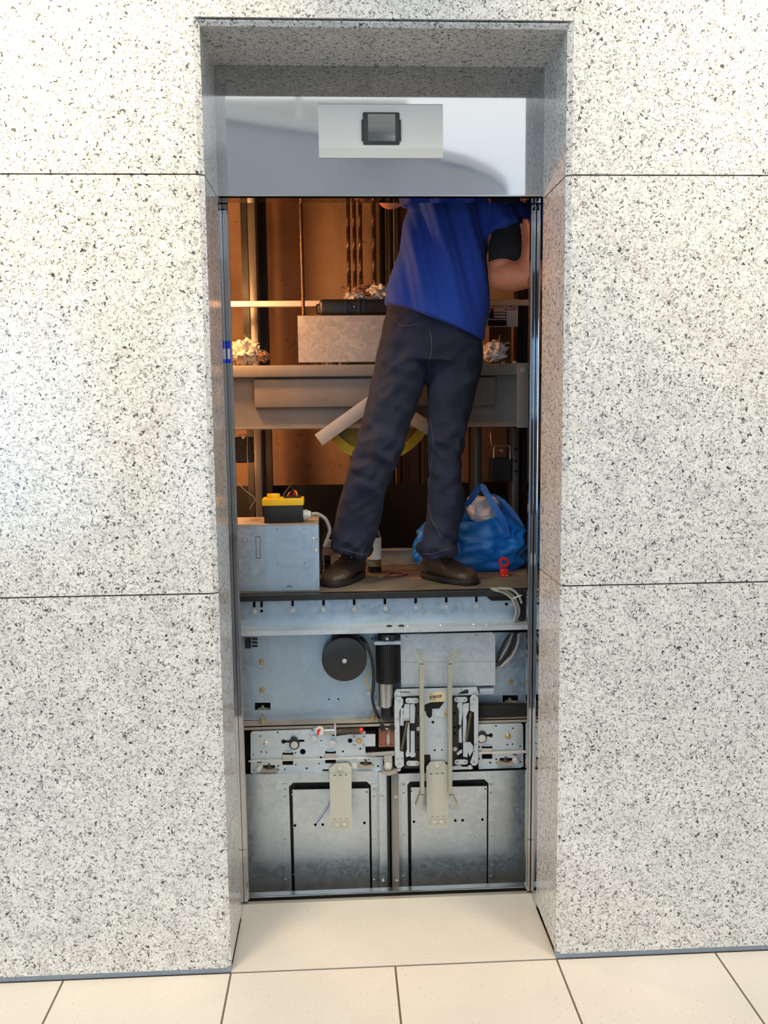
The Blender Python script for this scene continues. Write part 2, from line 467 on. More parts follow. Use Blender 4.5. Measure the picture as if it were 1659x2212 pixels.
for i, x in enumerate((-6.2, -3.6, 5.6)):
    struct('column', MB().cyl((x, -9.4, 0), (x, -9.4, 5.5), .28, n=28), PLASTER)
lv = struct('roof_louvre', MB().box(-4.6, -4.5, -9.3, -9.2, 4.6, 6.2), PALE, 0)
for k in range(8):
    part('blade', MB().box(-4.5, .85, -8.9-.1*k, -8.72-.1*k, 5.02+.085*k, 5.05+.085*k), PALE, lv, 0)
    if k % 3 == 0: part('mullion', MB().box(-3.6+k*.5, -3.53+k*.5, -8.6, -8.55, 4.95, 6.2), PALE, lv, 0)

# polished header, frame strips, door tracks and the open leaves
hd = struct('trim_2', MB().box(-HW, HW, D, .338, ZH, ZT+.02), MIRROR, 0)
part('header_lip', MB().box(-HW+.002, HW-.002, D-.0012, D+.02, ZH, ZH+.004), BRUSH, hd, 0)
part('door_track', MB().box(-.9, .9, .345, .43, ZH+.032, ZH+.2), DARKM, hd, 0)
for sg, n in ((-1, 'trim_3'), (1, 'trim_4')):
    x = sg*HW
    s = MB().box(min(x, x+sg*.04), max(x, x+sg*.04), D+.0005, .300, 0, ZH, .001)
    s.box(min(x+sg*.004, x+sg*.04), max(x+sg*.004, x+sg*.04), .300, .306, 0, ZH)
    s.box(min(x, x+sg*.04), max(x, x+sg*.04), .306, .338, 0, ZH, .001)
    struct(n, s, MIRROR, 0)
for sg, n in ((-1, 'door_1'), (1, 'door_2')):
    e = sg*(.4475 if sg < 0 else .449)
    lf = struct(n, MB().box(min(e, e+sg*.46), max(e, e+sg*.46), .347, .385, .006, ZH+.03), MIRROR, 0)
    part('leading_edge', MB().box(min(e-sg*.003, e), max(e-sg*.003, e), .352, .356, .01, ZH), BRUSH, lf, 0)
    if sg < 0:
        z0, z1 = at(503, 785, .36).z, at(503, 737, .36).z
        part('blue_patch', MB().box(e-.0115, e-.0005, .3455, .3468, z0, z1), BLUESIGN, lf, 0, 'blue and white patch for a lobby sign reflected in the door')  # coloured patch puts the reflection of a lobby sign onto the leaf
        part('white_patch', MB().box(e-.010, e-.0025, .3448, .3454, z0+.012, z0+.042), WHITE, lf, 0, 'white lower half of the reflected sign')
SILL = M('sill_aluminium', 'b4aca0', .42, .5, .1, 20)
sl = struct('trim_5', MB().box(-.62, .62, .3425, .360, -.04, -.001, .001), SILL, 0)
part('sill_groove', MB().box(-.62, .62, .360, .380, -.04, -.016), RUBBER, sl, 0)
part('sill_nosing', MB().box(-.62, .62, .380, .410, -.04, .002, .003), BRUSH, sl, 0)
# shaft
struct('wall_rear', MB().box(-1.3, 1.3, 1.75, 1.9, -1.6, 3.6), CONC, 0)
struct('wall_shaft_left', MB().box(-1.3, -1.12, .26, 1.75, -1.6, 3.6), CONC, 0)
struct('wall_shaft_right', MB().box(1.12, 1.3, .26, 1.75, -1.6, 3.6), CONC, 0)
struct('ceiling', MB().box(-1.3, 1.3, .26, 1.9, 3.6, 3.7), CONC, 0)
struct('wall_pit', MB().box(-1.3, 1.3, -.1, .34, -1.6, -.1), CONC, 0)
struct('floor_pit', MB().box(-1.3, 1.3, .26, 1.9, -1.7, -1.6), CONC, 0)

# floor indicator on the header
c = at(823, 280, D)
fi = thing('floor_indicator', 'cream floor indicator with small square dark screen on the polished header', 'indicator', (c.x, D, c.z))
a, b = at(688, 280, D-.012), at(957, 280, D-.012); zt, zb = at(823, 226, D-.012).z, at(823, 320, D-.012).z
hs = MB()
hs.prism([(D, zt+.006), (D-.012, zt), (D-.014, zb), (D-.004, zb-.024), (D, zb-.024)], 'x', a.x, b.x)
part('housing', hs, CREAM, fi, 20)
zc0, zc1 = at(823, 313, D-.014).z, at(823, 243, D-.014).z
xa, xb = at(784, 278, D-.014).x, at(863, 278, D-.014).x
bz = part('screen_bezel', MB().box(xa, xb, D-.019, D-.011, zc0, zc1, .003), BEZEL, fi, 30, 'dark grey bezel')
part('screen', MB().box(xa+.014, xb-.012, D-.0205, D-.018, zc0+.008, zc1-.006), GLASSB, bz, 0, 'black glossy screen')
for q0, q1 in ((xa-.004, xa), (xb, xb+.004)): part('clip', MB().box(q0, q1, D-.018, D-.012, zc0+.01, zc1-.02), BEZEL, bz, 0)

# ------------------------------------------------------------------ light
w = bpy.data.worlds.new('World'); SC.world = w; w.use_nodes = True
nt = w.node_tree; bg = nt.nodes['Background']
tc = nt.nodes.new('ShaderNodeTexCoord'); sx = nt.nodes.new('ShaderNodeSeparateXYZ')
nt.links.new(tc.outputs['Generated'], sx.inputs[0])
cr = ramp(nt, sx.outputs[2], [(0, (.35, .50, .72, 1)), (.10, (.50, .68, .95, 1)), (.2, (.98, 1.10, 1.24, 1)), (.3, (1.3, 1.34, 1.34, 1)), (.6, (1.28, 1.27, 1.22, 1)), (1, (1.28, 1.2, 1.06, 1))])
nt.links.new(cr, bg.inputs[0]); bg.inputs[1].default_value = 1.0

w2_ = struct('window_2', MB().box(-1.2, -1.16, -5.6, -5.5, 0, 3.3).box(-.66, -.60, -5.6, -5.5, 0, 3.3).box(-.915, -.905, -5.56, -5.52, 0, 1.8), DARKM, 0)
for a_, b_ in ((0, .1), (1.50, 1.555), (1.80, 1.86), (3.2, 3.3)): part('transom', MB().box(-1.16, -.66, -5.57, -5.51, a_, b_), PALE, w2_, 0)
for x0_, x1_, a_, b_ in ((-1.16, -.66, 2.22, 2.85), (-.9, -.66, .5, 1.45)): part('spandrel', MB().box(x0_, x1_, -5.56, -5.53, a_, b_), M('brown_spandrel', '4a3f36', .6), w2_, 0)
struct('wall_far', MB().box(-.5, 1.35, -8.3, -8.1, 0, 3.4), M('grey_wall', 'a8a49c', .7, 0, .08, 2), 0)
def area(name, loc, target, size, power, col, sy=None):
    l = bpy.data.lights.new(name, 'AREA'); l.energy = power; l.color = col; l.size = size
    if sy: l.shape = 'RECTANGLE'; l.size_y = sy
    o = bpy.data.objects.new(name, l); COL.objects.link(o); o.location = loc
    o.rotation_euler = (Vector(target)-Vector(loc)).to_track_quat('-Z', 'Y').to_euler(); return o
def point(name, loc, power, col, r=.04):
    l = bpy.data.lights.new(name, 'POINT'); l.energy = power; l.color = col; l.shadow_soft_size = r
    o = bpy.data.objects.new(name, l); COL.objects.link(o); o.location = loc; return o
for d_ in (area('downlight', (-1.0, -.75, 3.5), (-.95, 0, 2.35), .4, 14, (1, .80, .5)), area('downlight', (1.15, -.85, 3.5), (1.05, 0, 2.3), .4, 9, (1, .84, .58))): d_.data.spread = math.radians(75)
point('work_lamp', (-.62, .71, 2.02), 20, (1, .45, .17), .05)
point('lower_work_lamp', (-.62, 1.12, 1.36), 5.5, (1, .42, .17), .05)
area('window_daylight', (-2.32, -5.5, 1.46), (-2.32, 0, 1.46), 2.2, 105, (.42, .68, 1.0), 2.0)

# camera
cd = bpy.data.cameras.new('camera'); cam = bpy.data.objects.new('camera', cd); COL.objects.link(cam)
cd.sensor_fit = 'VERTICAL'; cd.sensor_height = 36; cd.lens = FPX/2212*36
cam.matrix_world = Matrix(((CR.x, CU.x, -CF.x, CAM.x), (CR.y, CU.y, -CF.y, CAM.y), (CR.z, CU.z, -CF.z, CAM.z), (0,0,0,1)))
cd.clip_start = .05
SC.camera = cam
SC.view_settings.view_transform = 'Standard'; SC.view_settings.look = 'None'
SC.view_settings.gamma = 1; SC.view_settings.exposure = .13; SC.view_settings.use_curve_mapping = False
# ------------------------------------------------------------------ the lift car, its roof and front gear
ZR = .972
YW, YFL, YB, YH, YC = .500, .430, .515, .455, .508
def Pz(px, py, Y): return at(px, py, Y).z
def Px(px, py, Y): return at(px, py, Y).x

def hexbolt(parent, px, py, Y, r, name='hex_bolt', mat=None, h=.006, washer=True, n=6, label=None):
    p = at(px, py, Y); m = MB()
    if washer: m.ring((p.x, Y, p.z), (p.x, Y-.0015, p.z), r*1.25, r*.4, 18)
    m.cyl((p.x, Y, p.z), (p.x, Y-h, p.z), r, n=n, bev=r*.12)
    m.ring((p.x, Y-h, p.z), (p.x, Y-h-.0008, p.z), r*.72, r*.3, 14)
    return part(name, m, mat or BOLT, parent, 30, label)
def domebolt(parent, px, py, Y, r, name='screw', mat=None, label=None):
    p = at(px, py, Y); m = MB()
    m.cyl((p.x, Y, p.z), (p.x, Y-.0015, p.z), r*1.15, n=20)
    m.cyl((p.x, Y-.0015, p.z), (p.x, Y-.005, p.z), r*.95, r*.6, n=16)
    m.ring((p.x, Y-.005, p.z), (p.x, Y-.0056, p.z), r*.5, r*.22, 12)
    return part(name, m, mat or BOLT, parent, 30, label)

car = thing('elevator_car', 'grey steel lift car roof edge and slotted front beam below the worker', 'elevator car', (0, .5, ZR))
part('roof_panel', MB().box(-.80, .80, .478, 1.02, ZR-.012, ZR), FLOORR, car, 0, 'dusty brown roof panel')
part('roof_edging', MB().box(-.80, .80, .470, .500, ZR-.020, ZR+.001, .002), BLACK, car, 0, 'black edging strip')
rz = .0
part('rear_kickplate', MB().box(-.80, .80, 1.0, 1.012, ZR, ZR+.055).box(-.80, .80, .985, 1.012, ZR+.052, ZR+.058).box(-.80, .80, .97, 1.0, ZR+.0005, ZR+.006), DUSTY, car, 0)
part('car_body', MB().box(-.62, .62, .56, 1.0, -1.35, ZR-.02), DARKM, car, 0)
# slotted front beam
zt, zb = Pz(830, 1286, YW), Pz(830, 1347, YW)
slots, bolts = [], []
for i, (u, v) in enumerate(((549, 1297), (565, 1297), (632, 1294), (699, 1293), (765, 1291.5), (831.5, 1290), (898, 1288), (964, 1286.5), (1029, 1285))):
    slots.append(slot(u, v+3, v+13, 2.8))
    if i != 1: bolts.append((u+.7, v+24))
slots += [rectp(562, 1317, 568, 1323), rectp(1091, 1302, 1097, 1308)]
bx0, bx1 = Px(515, 1320, YW)-.05, Px(1140, 1320, YW)+.06
w2 = lambda lp: [(at(p[0], p[1], YW).x, at(p[0], p[1], YW).z) for p in lp]
fb = part('front_beam', MB().plate([(bx0, zb), (bx1, zb), (bx1, ZR-.020), (bx0, ZR-.020)], [w2(s) for s in slots], YW, YW+.004), ZINC, car, 0)
for u, v in bolts: hexbolt(fb, u, v, YW-.0005, .0068)
hexbolt(fb, 1109, 1306, YW-.0005, .0068)
part('slot_shade_sheet', MB().box(bx0, bx1, YW+.03, YW+.032, zb, ZR-.025), BLACK, fb, 0)  # black sheet stands in for the unlit depth behind the slots
zf = Pz(830, 1357.5, YFL)
fl = MB(); fl.box(bx0, bx1, YFL, YW+.003, zf-.002, zf).box(bx0, bx1, YFL, YFL+.003, zf-.0155, zf-.001, .0012)
fg = part('beam_flange', fl, ZINC2, car, 20)
for px, py, rr in ((841, 1353, .010), (867, 1352.5, .010)):
    p = onz(px, py, zf); part('rubber_plug', MB().cyl((p.x, p.y, zf), (p.x, p.y, zf+.003), rr, rr*.8, n=18), RUBBER, fg, 30)
for px, py, rr in ((881, 1352.5, .005), (952, 1350.5, .006), (1023, 1349, .006), (1051, 1350, .004), (1073, 1347, .009)):
    p = onz(px, py, zf); part('rivet', MB().cyl((p.x, p.y, zf), (p.x, p.y, zf+.0025), rr, rr*.7, n=16), BOLT, fg, 30)

# ------------------------------------------------------------------ door operator
op = thing('door_operator', 'bluish zinc back plate of the door drive with bottom rail under the front beam', 'door operator', (0, YB, .6))
def hole(fn, u, v, r, n=14): return circ(*fn(u, v), r, n)
hb = [rectp(*L(233, 912), *L(388, 985)), rectp(*R2(1225, 838), *R2(1378, 910)), hole(L, 971, 878, 1.8), hole(L, 1063, 876, 2),
      hole(L, 1398, 276, 2), rectp(*R2(1345, 215), *R2(1395, 360))]
bp = part('back_plate', MB().pplate([(512, 1366), (1142, 1366), (1142, 1556), (512, 1556)], hb, YB, YB+.003), ZINC, op, 0)
for k in range(3):
    p = L(190+22, 275+k*36)
    part('cable_slot', MB().pplate(stad(p, L(250, 278+k*35), 2.6), [], YB-.0012, YB-.0002), DARKM, bp, 0)
part('cable_clip', MB().pplate(rectp(*L(135, 268), *L(195, 372)), [], YB-.004, YB-.0005), DARKM, bp, 0)
part('hole_shade_sheet', MB().box(-.62, .62, YB+.035, YB+.037, .2, .86), RUBBER, op, 0)  # black sheet gives the plate holes the dark of the unlit car
for px, py in (L(300, 506), L(305, 780), R2(1303, 445), R2(1303, 705)):
    domebolt(bp, px, py, YB-.0005, .0075, 'brass_screw', BRASS, 'yellow passivated screw')
    q = at(px, py+10, YB); part('keyhole_outline', MB().ring((q.x, YB-.0002, q.z), (q.x, YB-.001, q.z), .0098, .0088, 24), DUSTY, bp, 0)
for fn, u in ((L, 310), (R2, 1295)):
    a = fn(u-52, 985 if fn is L else 910); b = fn(u+62, 958 if fn is L else 885)
    part('lever_tip', MB().pplate([(a[0], a[1]), (b[0]+4, a[1]), (b[0]+2, b[1]+2), (a[0]+15, b[1]+1), (a[0]+14, b[1]-4), (a[0]+9, b[1]-4), (a[0]+8, b[1]+1), (a[0]+1, b[1]+2)], [], YB+.01, YB+.014), DUSTY, bp, 0)
zq = Pz(830, 1561, .462)
rl = part('bottom_rail', MB().box(-.62, .62, .462, YB, zq-.003, zq).box(-.62, .62, .462, .465, zq-.012, zq).box(-.62, .62, .467, .470, zq-.010, zq-.002), DUSTY, op, 0, 'dusty projecting ledge')
for px, py in (L(305, 1100), L(1412, 1068)):
    q = onz(px, py+2, zq); part('stud', MB().cyl((q.x, q.y, zq), (q.x, q.y, zq+.006), .009, n=6).cyl((q.x, q.y, zq+.004), (q.x, q.y, zq+.018), .0045, n=12), BRASS, rl, 30)
# toothed belt on the right
bl = MB(); y = .474
bl.pbox(1030, 1523, 1142, 1548, y, y+.012, .001)
for k in range(40):
    bl.pbox(1031+k*2.8, 1520.5, 1032.6+k*2.8, 1523.5, y, y+.012)
solo('drive_belt', bl, RUBBER, 'black toothed drive belt running right from the coupler', 'belt', None, 0)

# drum
p = at(744, 1425, .440)
dr = thing('transformer_drum', 'round black drum with one central screw on the blue back plate', 'transformer', (p.x, YB, p.z))
b = MB(); rr = 50*(2.743/FPX)
b.cyl((p.x, .440, p.z), (p.x, YB-.001, p.z), rr, n=64, bev=.003); b.box(p.x-rr*.55, p.x+rr*.7, .480, YB-.001, p.z+rr*.2, p.z+rr*1.05)
part('drum', b, BLACK, dr, 30)
domebolt(dr, 744, 1428, .4395, .0065, 'center_screw', BOLT, 'bright centre screw')
# galvanised cover
cv = thing('control_cover', 'spangled galvanised sheet cover with one horizontal fold beside the motor', 'cover', (Px(968, 1425, .47), YB, Pz(968, 1425, .47)))
m = MB().pplate([R2(207, 232), R2(1118, 212), R2(1150, 240), R2(1152, 738), R2(214, 760)], [], .470, .474)
m.pplate([R2(207, 232), R2(1118, 212), R2(1150, 240), R2(1152, 738), R2(214, 760)], [], .500, .514)
m.pbox(*R2(209, 240), *R2(228, 755), .474, .51).pbox(*R2(1136, 250), *R2(1150, 735), .474, .51).pbox(*R2(215, 738), *R2(1150, 752), .474, .51)
part('cover_sheet', m, COVER, cv, 0)
part('fold_line', MB().pplate([R2(214, 506), R2(1150, 497), R2(1150, 501), R2(214, 510)], [], .4694, .4699), DUSTY, cv, 0)
for u, v, r in ((270, 260, .004), (963, 245, .005)): domebolt(cv, *R2(u, v), .4695, r, 'cover_screw')
for u, v in ((240, 258), (930, 246)): 
    q = at(*R2(u, v), .4698); part('round_mark', MB().cyl((q.x, .4699, q.z), (q.x, .4692, q.z), .007, n=18), ZINC2, cv, 0)
part('hook_tab', MB().pbox(*R2(995, 770), *R2(1140, 830), .476, .50), ZINC2, cv, 0)
part('tab_lip', MB().pbox(*R2(1000, 800), *R2(1138, 828), .472, .476), ZINC, cv, 0)

# motor
mx, my = Px(838, 1425, .473), .473
mo = thing('door_motor', 'upright black finned door motor with bright steel gearbox below', 'motor', (mx, my, Pz(838, 1552, my)))
z = lambda py: Pz(838, py, .45)
rm = 26*(2.75/FPX)
b = MB().cyl((mx, my, z(1476)), (mx, my, z(1393)), rm*.93, n=32)
for k in range(36):
    a = 2*PI*k/36; d = Vector((math.cos(a), math.sin(a), 0)); t = Vector((-d.y, d.x, 0))*.0013
    c0 = Vector((mx, my, 0)); q0, q1 = c0+d*rm*.9, c0+d*rm*1.06
    b.hexa([q0-t+Vector((0,0,z(1476))), q1-t+Vector((0,0,z(1476))), q1+t+Vector((0,0,z(1476))), q0+t+Vector((0,0,z(1476))), q0-t+Vector((0,0,z(1393))), q1-t+Vector((0,0,z(1393))), q1+t+Vector((0,0,z(1393))), q0+t+Vector((0,0,z(1393)))])
part('finned_housing', b, BLACK, mo, 0)
part('mounting_plate', MB().pbox(808, 1386, 866, 1393, my-.035, my+.035), ZINC, mo, 0)
b = MB().cyl((mx, my, z(1386)), (mx, my, z(1370)), rm*.86, n=32, bev=.002)
for k in (-1, 1): b.box(mx+k*.012-.004, mx+k*.012+.004, my-rm*.95, my-rm*.8, z(1384), z(1370))
part('end_cap', b, BLACK, mo, 30)
domebolt(mo, 836, 1380, my-rm*.9, .004, 'cap_screw')
xg = Px(834, 1500, .45)
part('gearbox', MB().cyl((xg, my, z(1526)), (xg, my, z(1476)), rm*.77, n=40).cyl((xg, my, z(1530)), (xg, my, z(1526)), rm*.6, n=32), BRUSH, mo, 30, 'bright turned steel gearbox')
xk = Px(837, 1540, .45)
part('coupling', MB().cyl((xk, my, z(1552)), (xk, my, z(1529)), rm*.5, n=32, bev=.002).cyl((xk, my, z(1551.5)), (xk, my, z(1545)), rm*.54, n=32), RUBBER, mo, 30, 'black rubber coupling')
part('foot_bracket', MB().pplate([L(1418, 915), L(1450, 880), L(1600, 950), L(1600, 985), L(1500, 985), L(1440, 960)], [], .49, .494), ZINC, mo, 0)
hexbolt(mo, *L(1467, 962), .489, .007, 'bracket_bolt')
# motor leads
Y0 = .452
pts = [L(1290, 262), L(1345, 330), L(1398, 480), L(1415, 640), L(1412, 760), L(1403, 860), L(1420, 950), L(1452, 1030), L(1468, 1062)]
pw = [at(*q, Y0 + (.03 if i in (0, 8) else 0)) for i, q in enumerate(pts)]
def smooth(pts, k=4):
    out = []; P = [pts[0]]+list(pts)+[pts[-1]]
    for i in range(1, len(P)-2):
        for j in range(k):
            t = j/k; a, b, c, d = P[i-1], P[i], P[i+1], P[i+2]
            out.append(.5*((2*b)+(c-a)*t+(2*a-5*b+4*c-d)*t*t+(3*b-a-3*c+d)*t*t*t))
    out.append(pts[-1]); return out
solo('motor_cable', MB().tube(smooth(pw), .0052, 10), CABLEB, 'thick black cable curving down between drum and motor', 'cable')
pts = [L(1432, 790), L(1405, 800), L(1372, 770), L(1342, 700), L(1352, 645), L(1390, 626), L(1415, 640)]
solo('earth_wire', MB().tube(smooth([at(*q, .466) for q in pts]), .0018, 6), WIREY, 'thin yellow wire looped beside the black motor cable', 'wire')
q = at(*L(1366, 822), .51)
solo('paper_washer', MB().cyl((q.x, YB-.0008, q.z), (q.x, YB-.003, q.z), .0062, n=20), WHITE, 'small white round clip on blue plate left of the gearbox', 'clip')
# cable loom, right
lo = [[(1108, 1368), (1100, 1390), (1088, 1412), (1076, 1434)], [(1116, 1368), (1110, 1395), (1094, 1418), (1078, 1436)], [(1121, 1368), (1118, 1392), (1106, 1418), (1084, 1440)], [(1103, 1368), (1090, 1386), (1080, 1408), (1073, 1432)], [(1126, 1366), (1116, 1402), (1100, 1425), (1074, 1449)], [(1112, 1366), (1100, 1402), (1090, 1418), (1071, 1440)]]
for i, pl in enumerate(lo):
    lab = ('grey cable in the loom right of the galvanised cover', 'black cable in the loom right of the galvanised cover')[i % 2]
    solo('loom_cable', MB().tube(smooth([at(x, yy, .485-.005*(i % 3)) for x, yy in pl]), .0042 if i % 2 else .005, 8), CABLEB if i % 2 else CABLE, lab, 'cable', ('grey loom cables', 'black loom cables')[i % 2])
# grey cables hanging over the front beam
for i, (pl, lab) in enumerate((([(1060, 1272), (1080, 1273), (1098, 1279), (1112, 1292), (1120, 1310), (1121, 1325), (1113, 1344)], 'upper pale grey cable arching over right end of the front beam'),
                          ([(1066, 1274), (1090, 1281), (1106, 1294), (1114, 1310), (1115, 1326), (1109, 1344)], 'lower pale grey cable arching over right end of the front beam'),
                          ([(1076, 1271), (1104, 1273), (1120, 1286), (1127, 1303)], 'outermost short pale grey cable ending in a clip at the front beam'))):
    solo('beam_cable', MB().tube(smooth([at(x, yy, .472-.006*i) for x, yy in pl]), .0042, 8), CABLE, lab, 'cable')
solo('cable_tie', MB().tube([at(1108, 1293, .466), at(1118, 1289, .456), at(1127, 1286, .458)], .0022, 6), WHITE, 'white cable tie around the grey cables at the beam', 'cable tie')
solo('rubber_pad', MB().pplate([R2(1012-660, 0) if False else (1056, 1281), (1066, 1276), (1096, 1280), (1108, 1292), (1108, 1297), (1062, 1298), (1053, 1291)], [], .488, .499), RUBBER, 'black rubber pad under the cables at right of the front beam', 'pad', None, 0)
px = [(1118, 1290), (1138, 1282), (1138, 1345), (1112, 1345)]
solo('corner_post', MB().pplate([(1117, 1290), (1136, 1288), (1136, 1345), (1117, 1345)], [], .492, .499).pplate([(1124, 1292), (1128, 1292), (1128, 1345), (1124, 1345)], [], .478, .492), DARKM, 'dark folded corner post closing right end of the front beam', 'post', None, 0)
# ------------------------------------------------------------------ door hangers
def roller(parent, px, py, Y, name='guide_wheel', r=.023):
    p = at(px, py, Y)
    w_ = part(name, MB().cyl((p.x, Y, p.z), (p.x, Y+.012, p.z), r, n=36, bev=.002), RUBBER, parent, 30, 'black running wheel')
    part('hub', MB().cyl((p.x, Y-.001, p.z), (p.x, Y+.013, p.z), r*.78, n=30), ZINC, w_, 30)
def kicker(parent, fn, u0, v0, u1, v1):
    """opening with the sprung guide shoe in it"""
    cx = (u0+u1)/2; k = part('guide_shoe', MB().pplate([fn(u0-10, v1-22), fn(u1+20, v1-18), fn(u1+25, v1-5), fn(cx+20, v1+12), fn(cx-20, v1+12), fn(u0-30, v1)], [], YH-.012, YH+.012), DUSTY, parent, 0)
    q = at(*fn(cx, v1-30), YH-.004); m = MB()
    for r_, h0, h1 in ((.0125, 0, .003), (.0095, .003, .006), (.0045, .006, .016)):
        m.cyl((q.x, YH+.002, q.z+h0), (q.x, YH+.002, q.z+h1), r_, n=18)
    part('spring_washer', m, SPRING, k, 30)
def nut(parent, px, py, r=.0085): 
    n_ = hexbolt(parent, px, py, YH-.0005, r, 'eccentric_nut', BOLT, .009)
    return n_

hl = thing('door_hanger', 'pale zinc hanger plate with many holes above the door leaf left of the gap', 'door hanger', (at(680, 1620, YH).x, YH, at(680, 1620, YH).z))
out = [L(190, 1222), L(200, 1203), L(215, 1198), L(790, 1178), L(1035, 1250), L(1070, 1240), L(1200, 1226), L(1432, 1226), L(1432, 1346), L(1332, 1348), L(1334, 1395), L(1350, 1420), L(1376, 1432), L(1430, 1432), L(1432, 1448), L(1490, 1450), L(1492, 1468), L(1560, 1470), L(1560, 1585), L(192, 1612)]
hs = [hole(L, *q) for q in ((461, 1209, 1.8), (288, 1245, 1.8), (297, 1402, 1.7), (349, 1405, 1.7), (219, 1430, 1.6), (637, 1412, 1.6), (710, 1400, 6.2, 20), (893, 1290, 1.6), (1110, 1398, 2.3), (1282, 1372, 2.2), (891, 1458, 2.6),
      (466, 1542, 2), (466, 1578, 1.8), (530, 1576, 1.8), (640, 1528, 1.7), (749, 1566, 2.3), (871, 1520, 1.7), (218, 1586, 1.5), (1133, 1504, 1.5), (1328, 1480, 1.5), (1366, 1480, 1.5), (1459, 1543, 2.2), (1180, 1290, 5, 18))]
hs += [rectp(*L(508, 1408), *L(614, 1532)), rectp(*L(933, 1394), *L(1038, 1516)), rectp(*L(254, 1500), *L(298, 1512)), rectp(*L(1204, 1466), *L(1244, 1478)),
       rectp(*L(314, 1535), *L(434, 1600)), rectp(*L(1280, 1502), *L(1396, 1560)), rectp(*L(906, 1576), *L(968, 1594)), stad(L(520, 1297), L(716, 1291), 2.6)+[], ]
pl = part('hanger_plate', MB().pplate(out, hs[:-1]+[stad(L(600, 1295), L(716, 1291), 2.6)], YH, YH+.004), ZINC2, hl, 0)
part('hanger_lip', MB().hexa([at(*L(192, 1612), YH), at(*L(1560, 1584), YH), at(*L(1560, 1584), YH+.012), at(*L(192, 1612), YH+.012), at(*L(250, 1626), YH-.014), at(*L(1510, 1592), YH-.014), at(*L(1510, 1590), YH-.004), at(*L(250, 1624), YH-.004)]), ZINC2, hl, 0)
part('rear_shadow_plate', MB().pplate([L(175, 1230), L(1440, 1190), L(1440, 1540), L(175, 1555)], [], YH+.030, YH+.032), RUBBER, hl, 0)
roller(hl, *L(345, 1265), YH+.008); roller(hl, *L(1290, 1240), YH+.008, r=.021)
# round hole with adjuster
q = at(*L(628, 1318), YH)
ad = part('adjuster_cam', MB().cyl((q.x, YH, q.z), (q.x, YH-.012, q.z), 11.2*.00145, n=32).cyl((q.x-.002, YH, q.z+.012), (q.x-.002, YH-.009, q.z+.012), .0125, n=24), DARKM, hl, 30, 'dark eccentric adjuster')
part('adjuster_disc', MB().cyl((q.x, YH-.012, q.z), (q.x, YH-.015, q.z), 8*.00145, n=30).cyl((q.x, YH-.015, q.z), (q.x, YH-.020, q.z), .006, n=6), BOLT, ad, 30)
q0 = at(*L(518, 1298), YH); part('slot_end', MB().cyl((q0.x, YH-.0004, q0.z), (q0.x, YH-.0012, q0.z), .0072, n=20).box(q0.x, q0.x+.026, YH-.0012, YH-.0004, q0.z-.0035, q0.z+.0035), RUBBER, hl, 0)
domebolt(hl, *L(344, 1318), YH-.0005, .0085, 'pan_screw', BOLT); domebolt(hl, *L(1270, 1288), YH-.004, .0095, 'brass_screw', BRASS, 'yellow passivated screw')
part('stop_bracket', MB().pplate([L(1204, 1228), L(1432, 1228), L(1432, 1346), L(1204, 1350)], [stad(L(1312, 1247), L(1328, 1247), 1.7), stad(L(1216, 1332), L(1236, 1332), 1.7)], YH-.005, YH-.001), ZINC2, hl, 0)
for u, v in ((1222, 1250), (1318, 1330)): hexbolt(hl, *L(u, v), YH-.005, .0042, 'small_screw', DUSTY, .004, False)
for u, v in ((1008, 1300),): hexbolt(hl, *L(u, v), YH-.0005, .0095, 'bolt_stub', BOLT, .014, False, 18)
for u, v in ((274, 1566), (1226, 1532)): nut(hl, *L(u, v), .0105)
kicker(hl, L, 314, 1535, 434, 1600); kicker(hl, L, 1280, 1502, 1396, 1560)
for u0 in (508, 933):
    z0, z1 = (1430, 1485) if u0 == 508 else (1418, 1470)
    k = part('roller_clip', MB().pplate(rectp(*L(u0+2, z0), *L(u0+104, z1)), [], YH-.006, YH+.012), BRUSH, hl, 0, 'bright folded clip')
    part('clip_top', MB().pplate(rectp(*L(u0+18, z0-38), *L(u0+88, z0-18)), [], YH-.004, YH), ZINC, k, 0)
part('rail_strip', MB().pplate([L(170, 1492), L(1520, 1452), L(1520, 1465), L(170, 1503)], [], YH-.010, YH-.0065), PAINTW, hl, 0, 'thin grey rail strip')
# spring catch
sc_ = thing('spring_catch', 'spring plunger catch with red arrow disc on top of the hanger plate', 'catch', (at(*L(880, 1188), YH).x, YH-.01, at(*L(880, 1188), YH).z))
part('catch_bracket', MB().pplate([L(790, 1195), L(830, 1165), L(905, 1165), L(910, 1230), L(860, 1290), L(795, 1290)], [rectp(*L(802, 1172+8), *L(820, 1192))], YH-.008, YH-.001), ZINC2, sc_, 0)
q = at(*L(880, 1187), YH-.012); dk = part('disc', MB().cyl((q.x, YH-.012, q.z), (q.x, YH-.018, q.z), 10*.00145, n=32), WHITE, sc_, 30, 'pale round disc')
part('red_arrow', MB().pplate([L(852, 1236), L(850, 1195), L(862, 1178), L(884, 1172), L(888, 1190), L(872, 1206), L(874, 1234)], [], YH-.0192, YH-.0182), RED, dk, 0, 'red curved arrow')
a, b = at(*L(925, 1196), YH-.013), at(*L(1030, 1192), YH-.013)
part('plunger', MB().cyl(a, b, .010, n=24).box(a.x, b.x, YH-.016, YH-.003, a.z-.012, a.z-.006), BRUSH, sc_, 30)
part('end_plate', MB().pplate([L(1022, 1145), L(1040, 1145), L(1044, 1250), L(1030, 1250)], [], YH-.024, YH-.001), ZINC2, sc_, 0)
a, b = at(*L(1046, 1200), YH-.013), at(*L(1278, 1190), YH-.013)
sp_ = part('spring', MB().helix(a, b, .0085, .0017, 22, 5, 8).cyl(a, b, .0058, n=10), SPRING, sc_, 40)
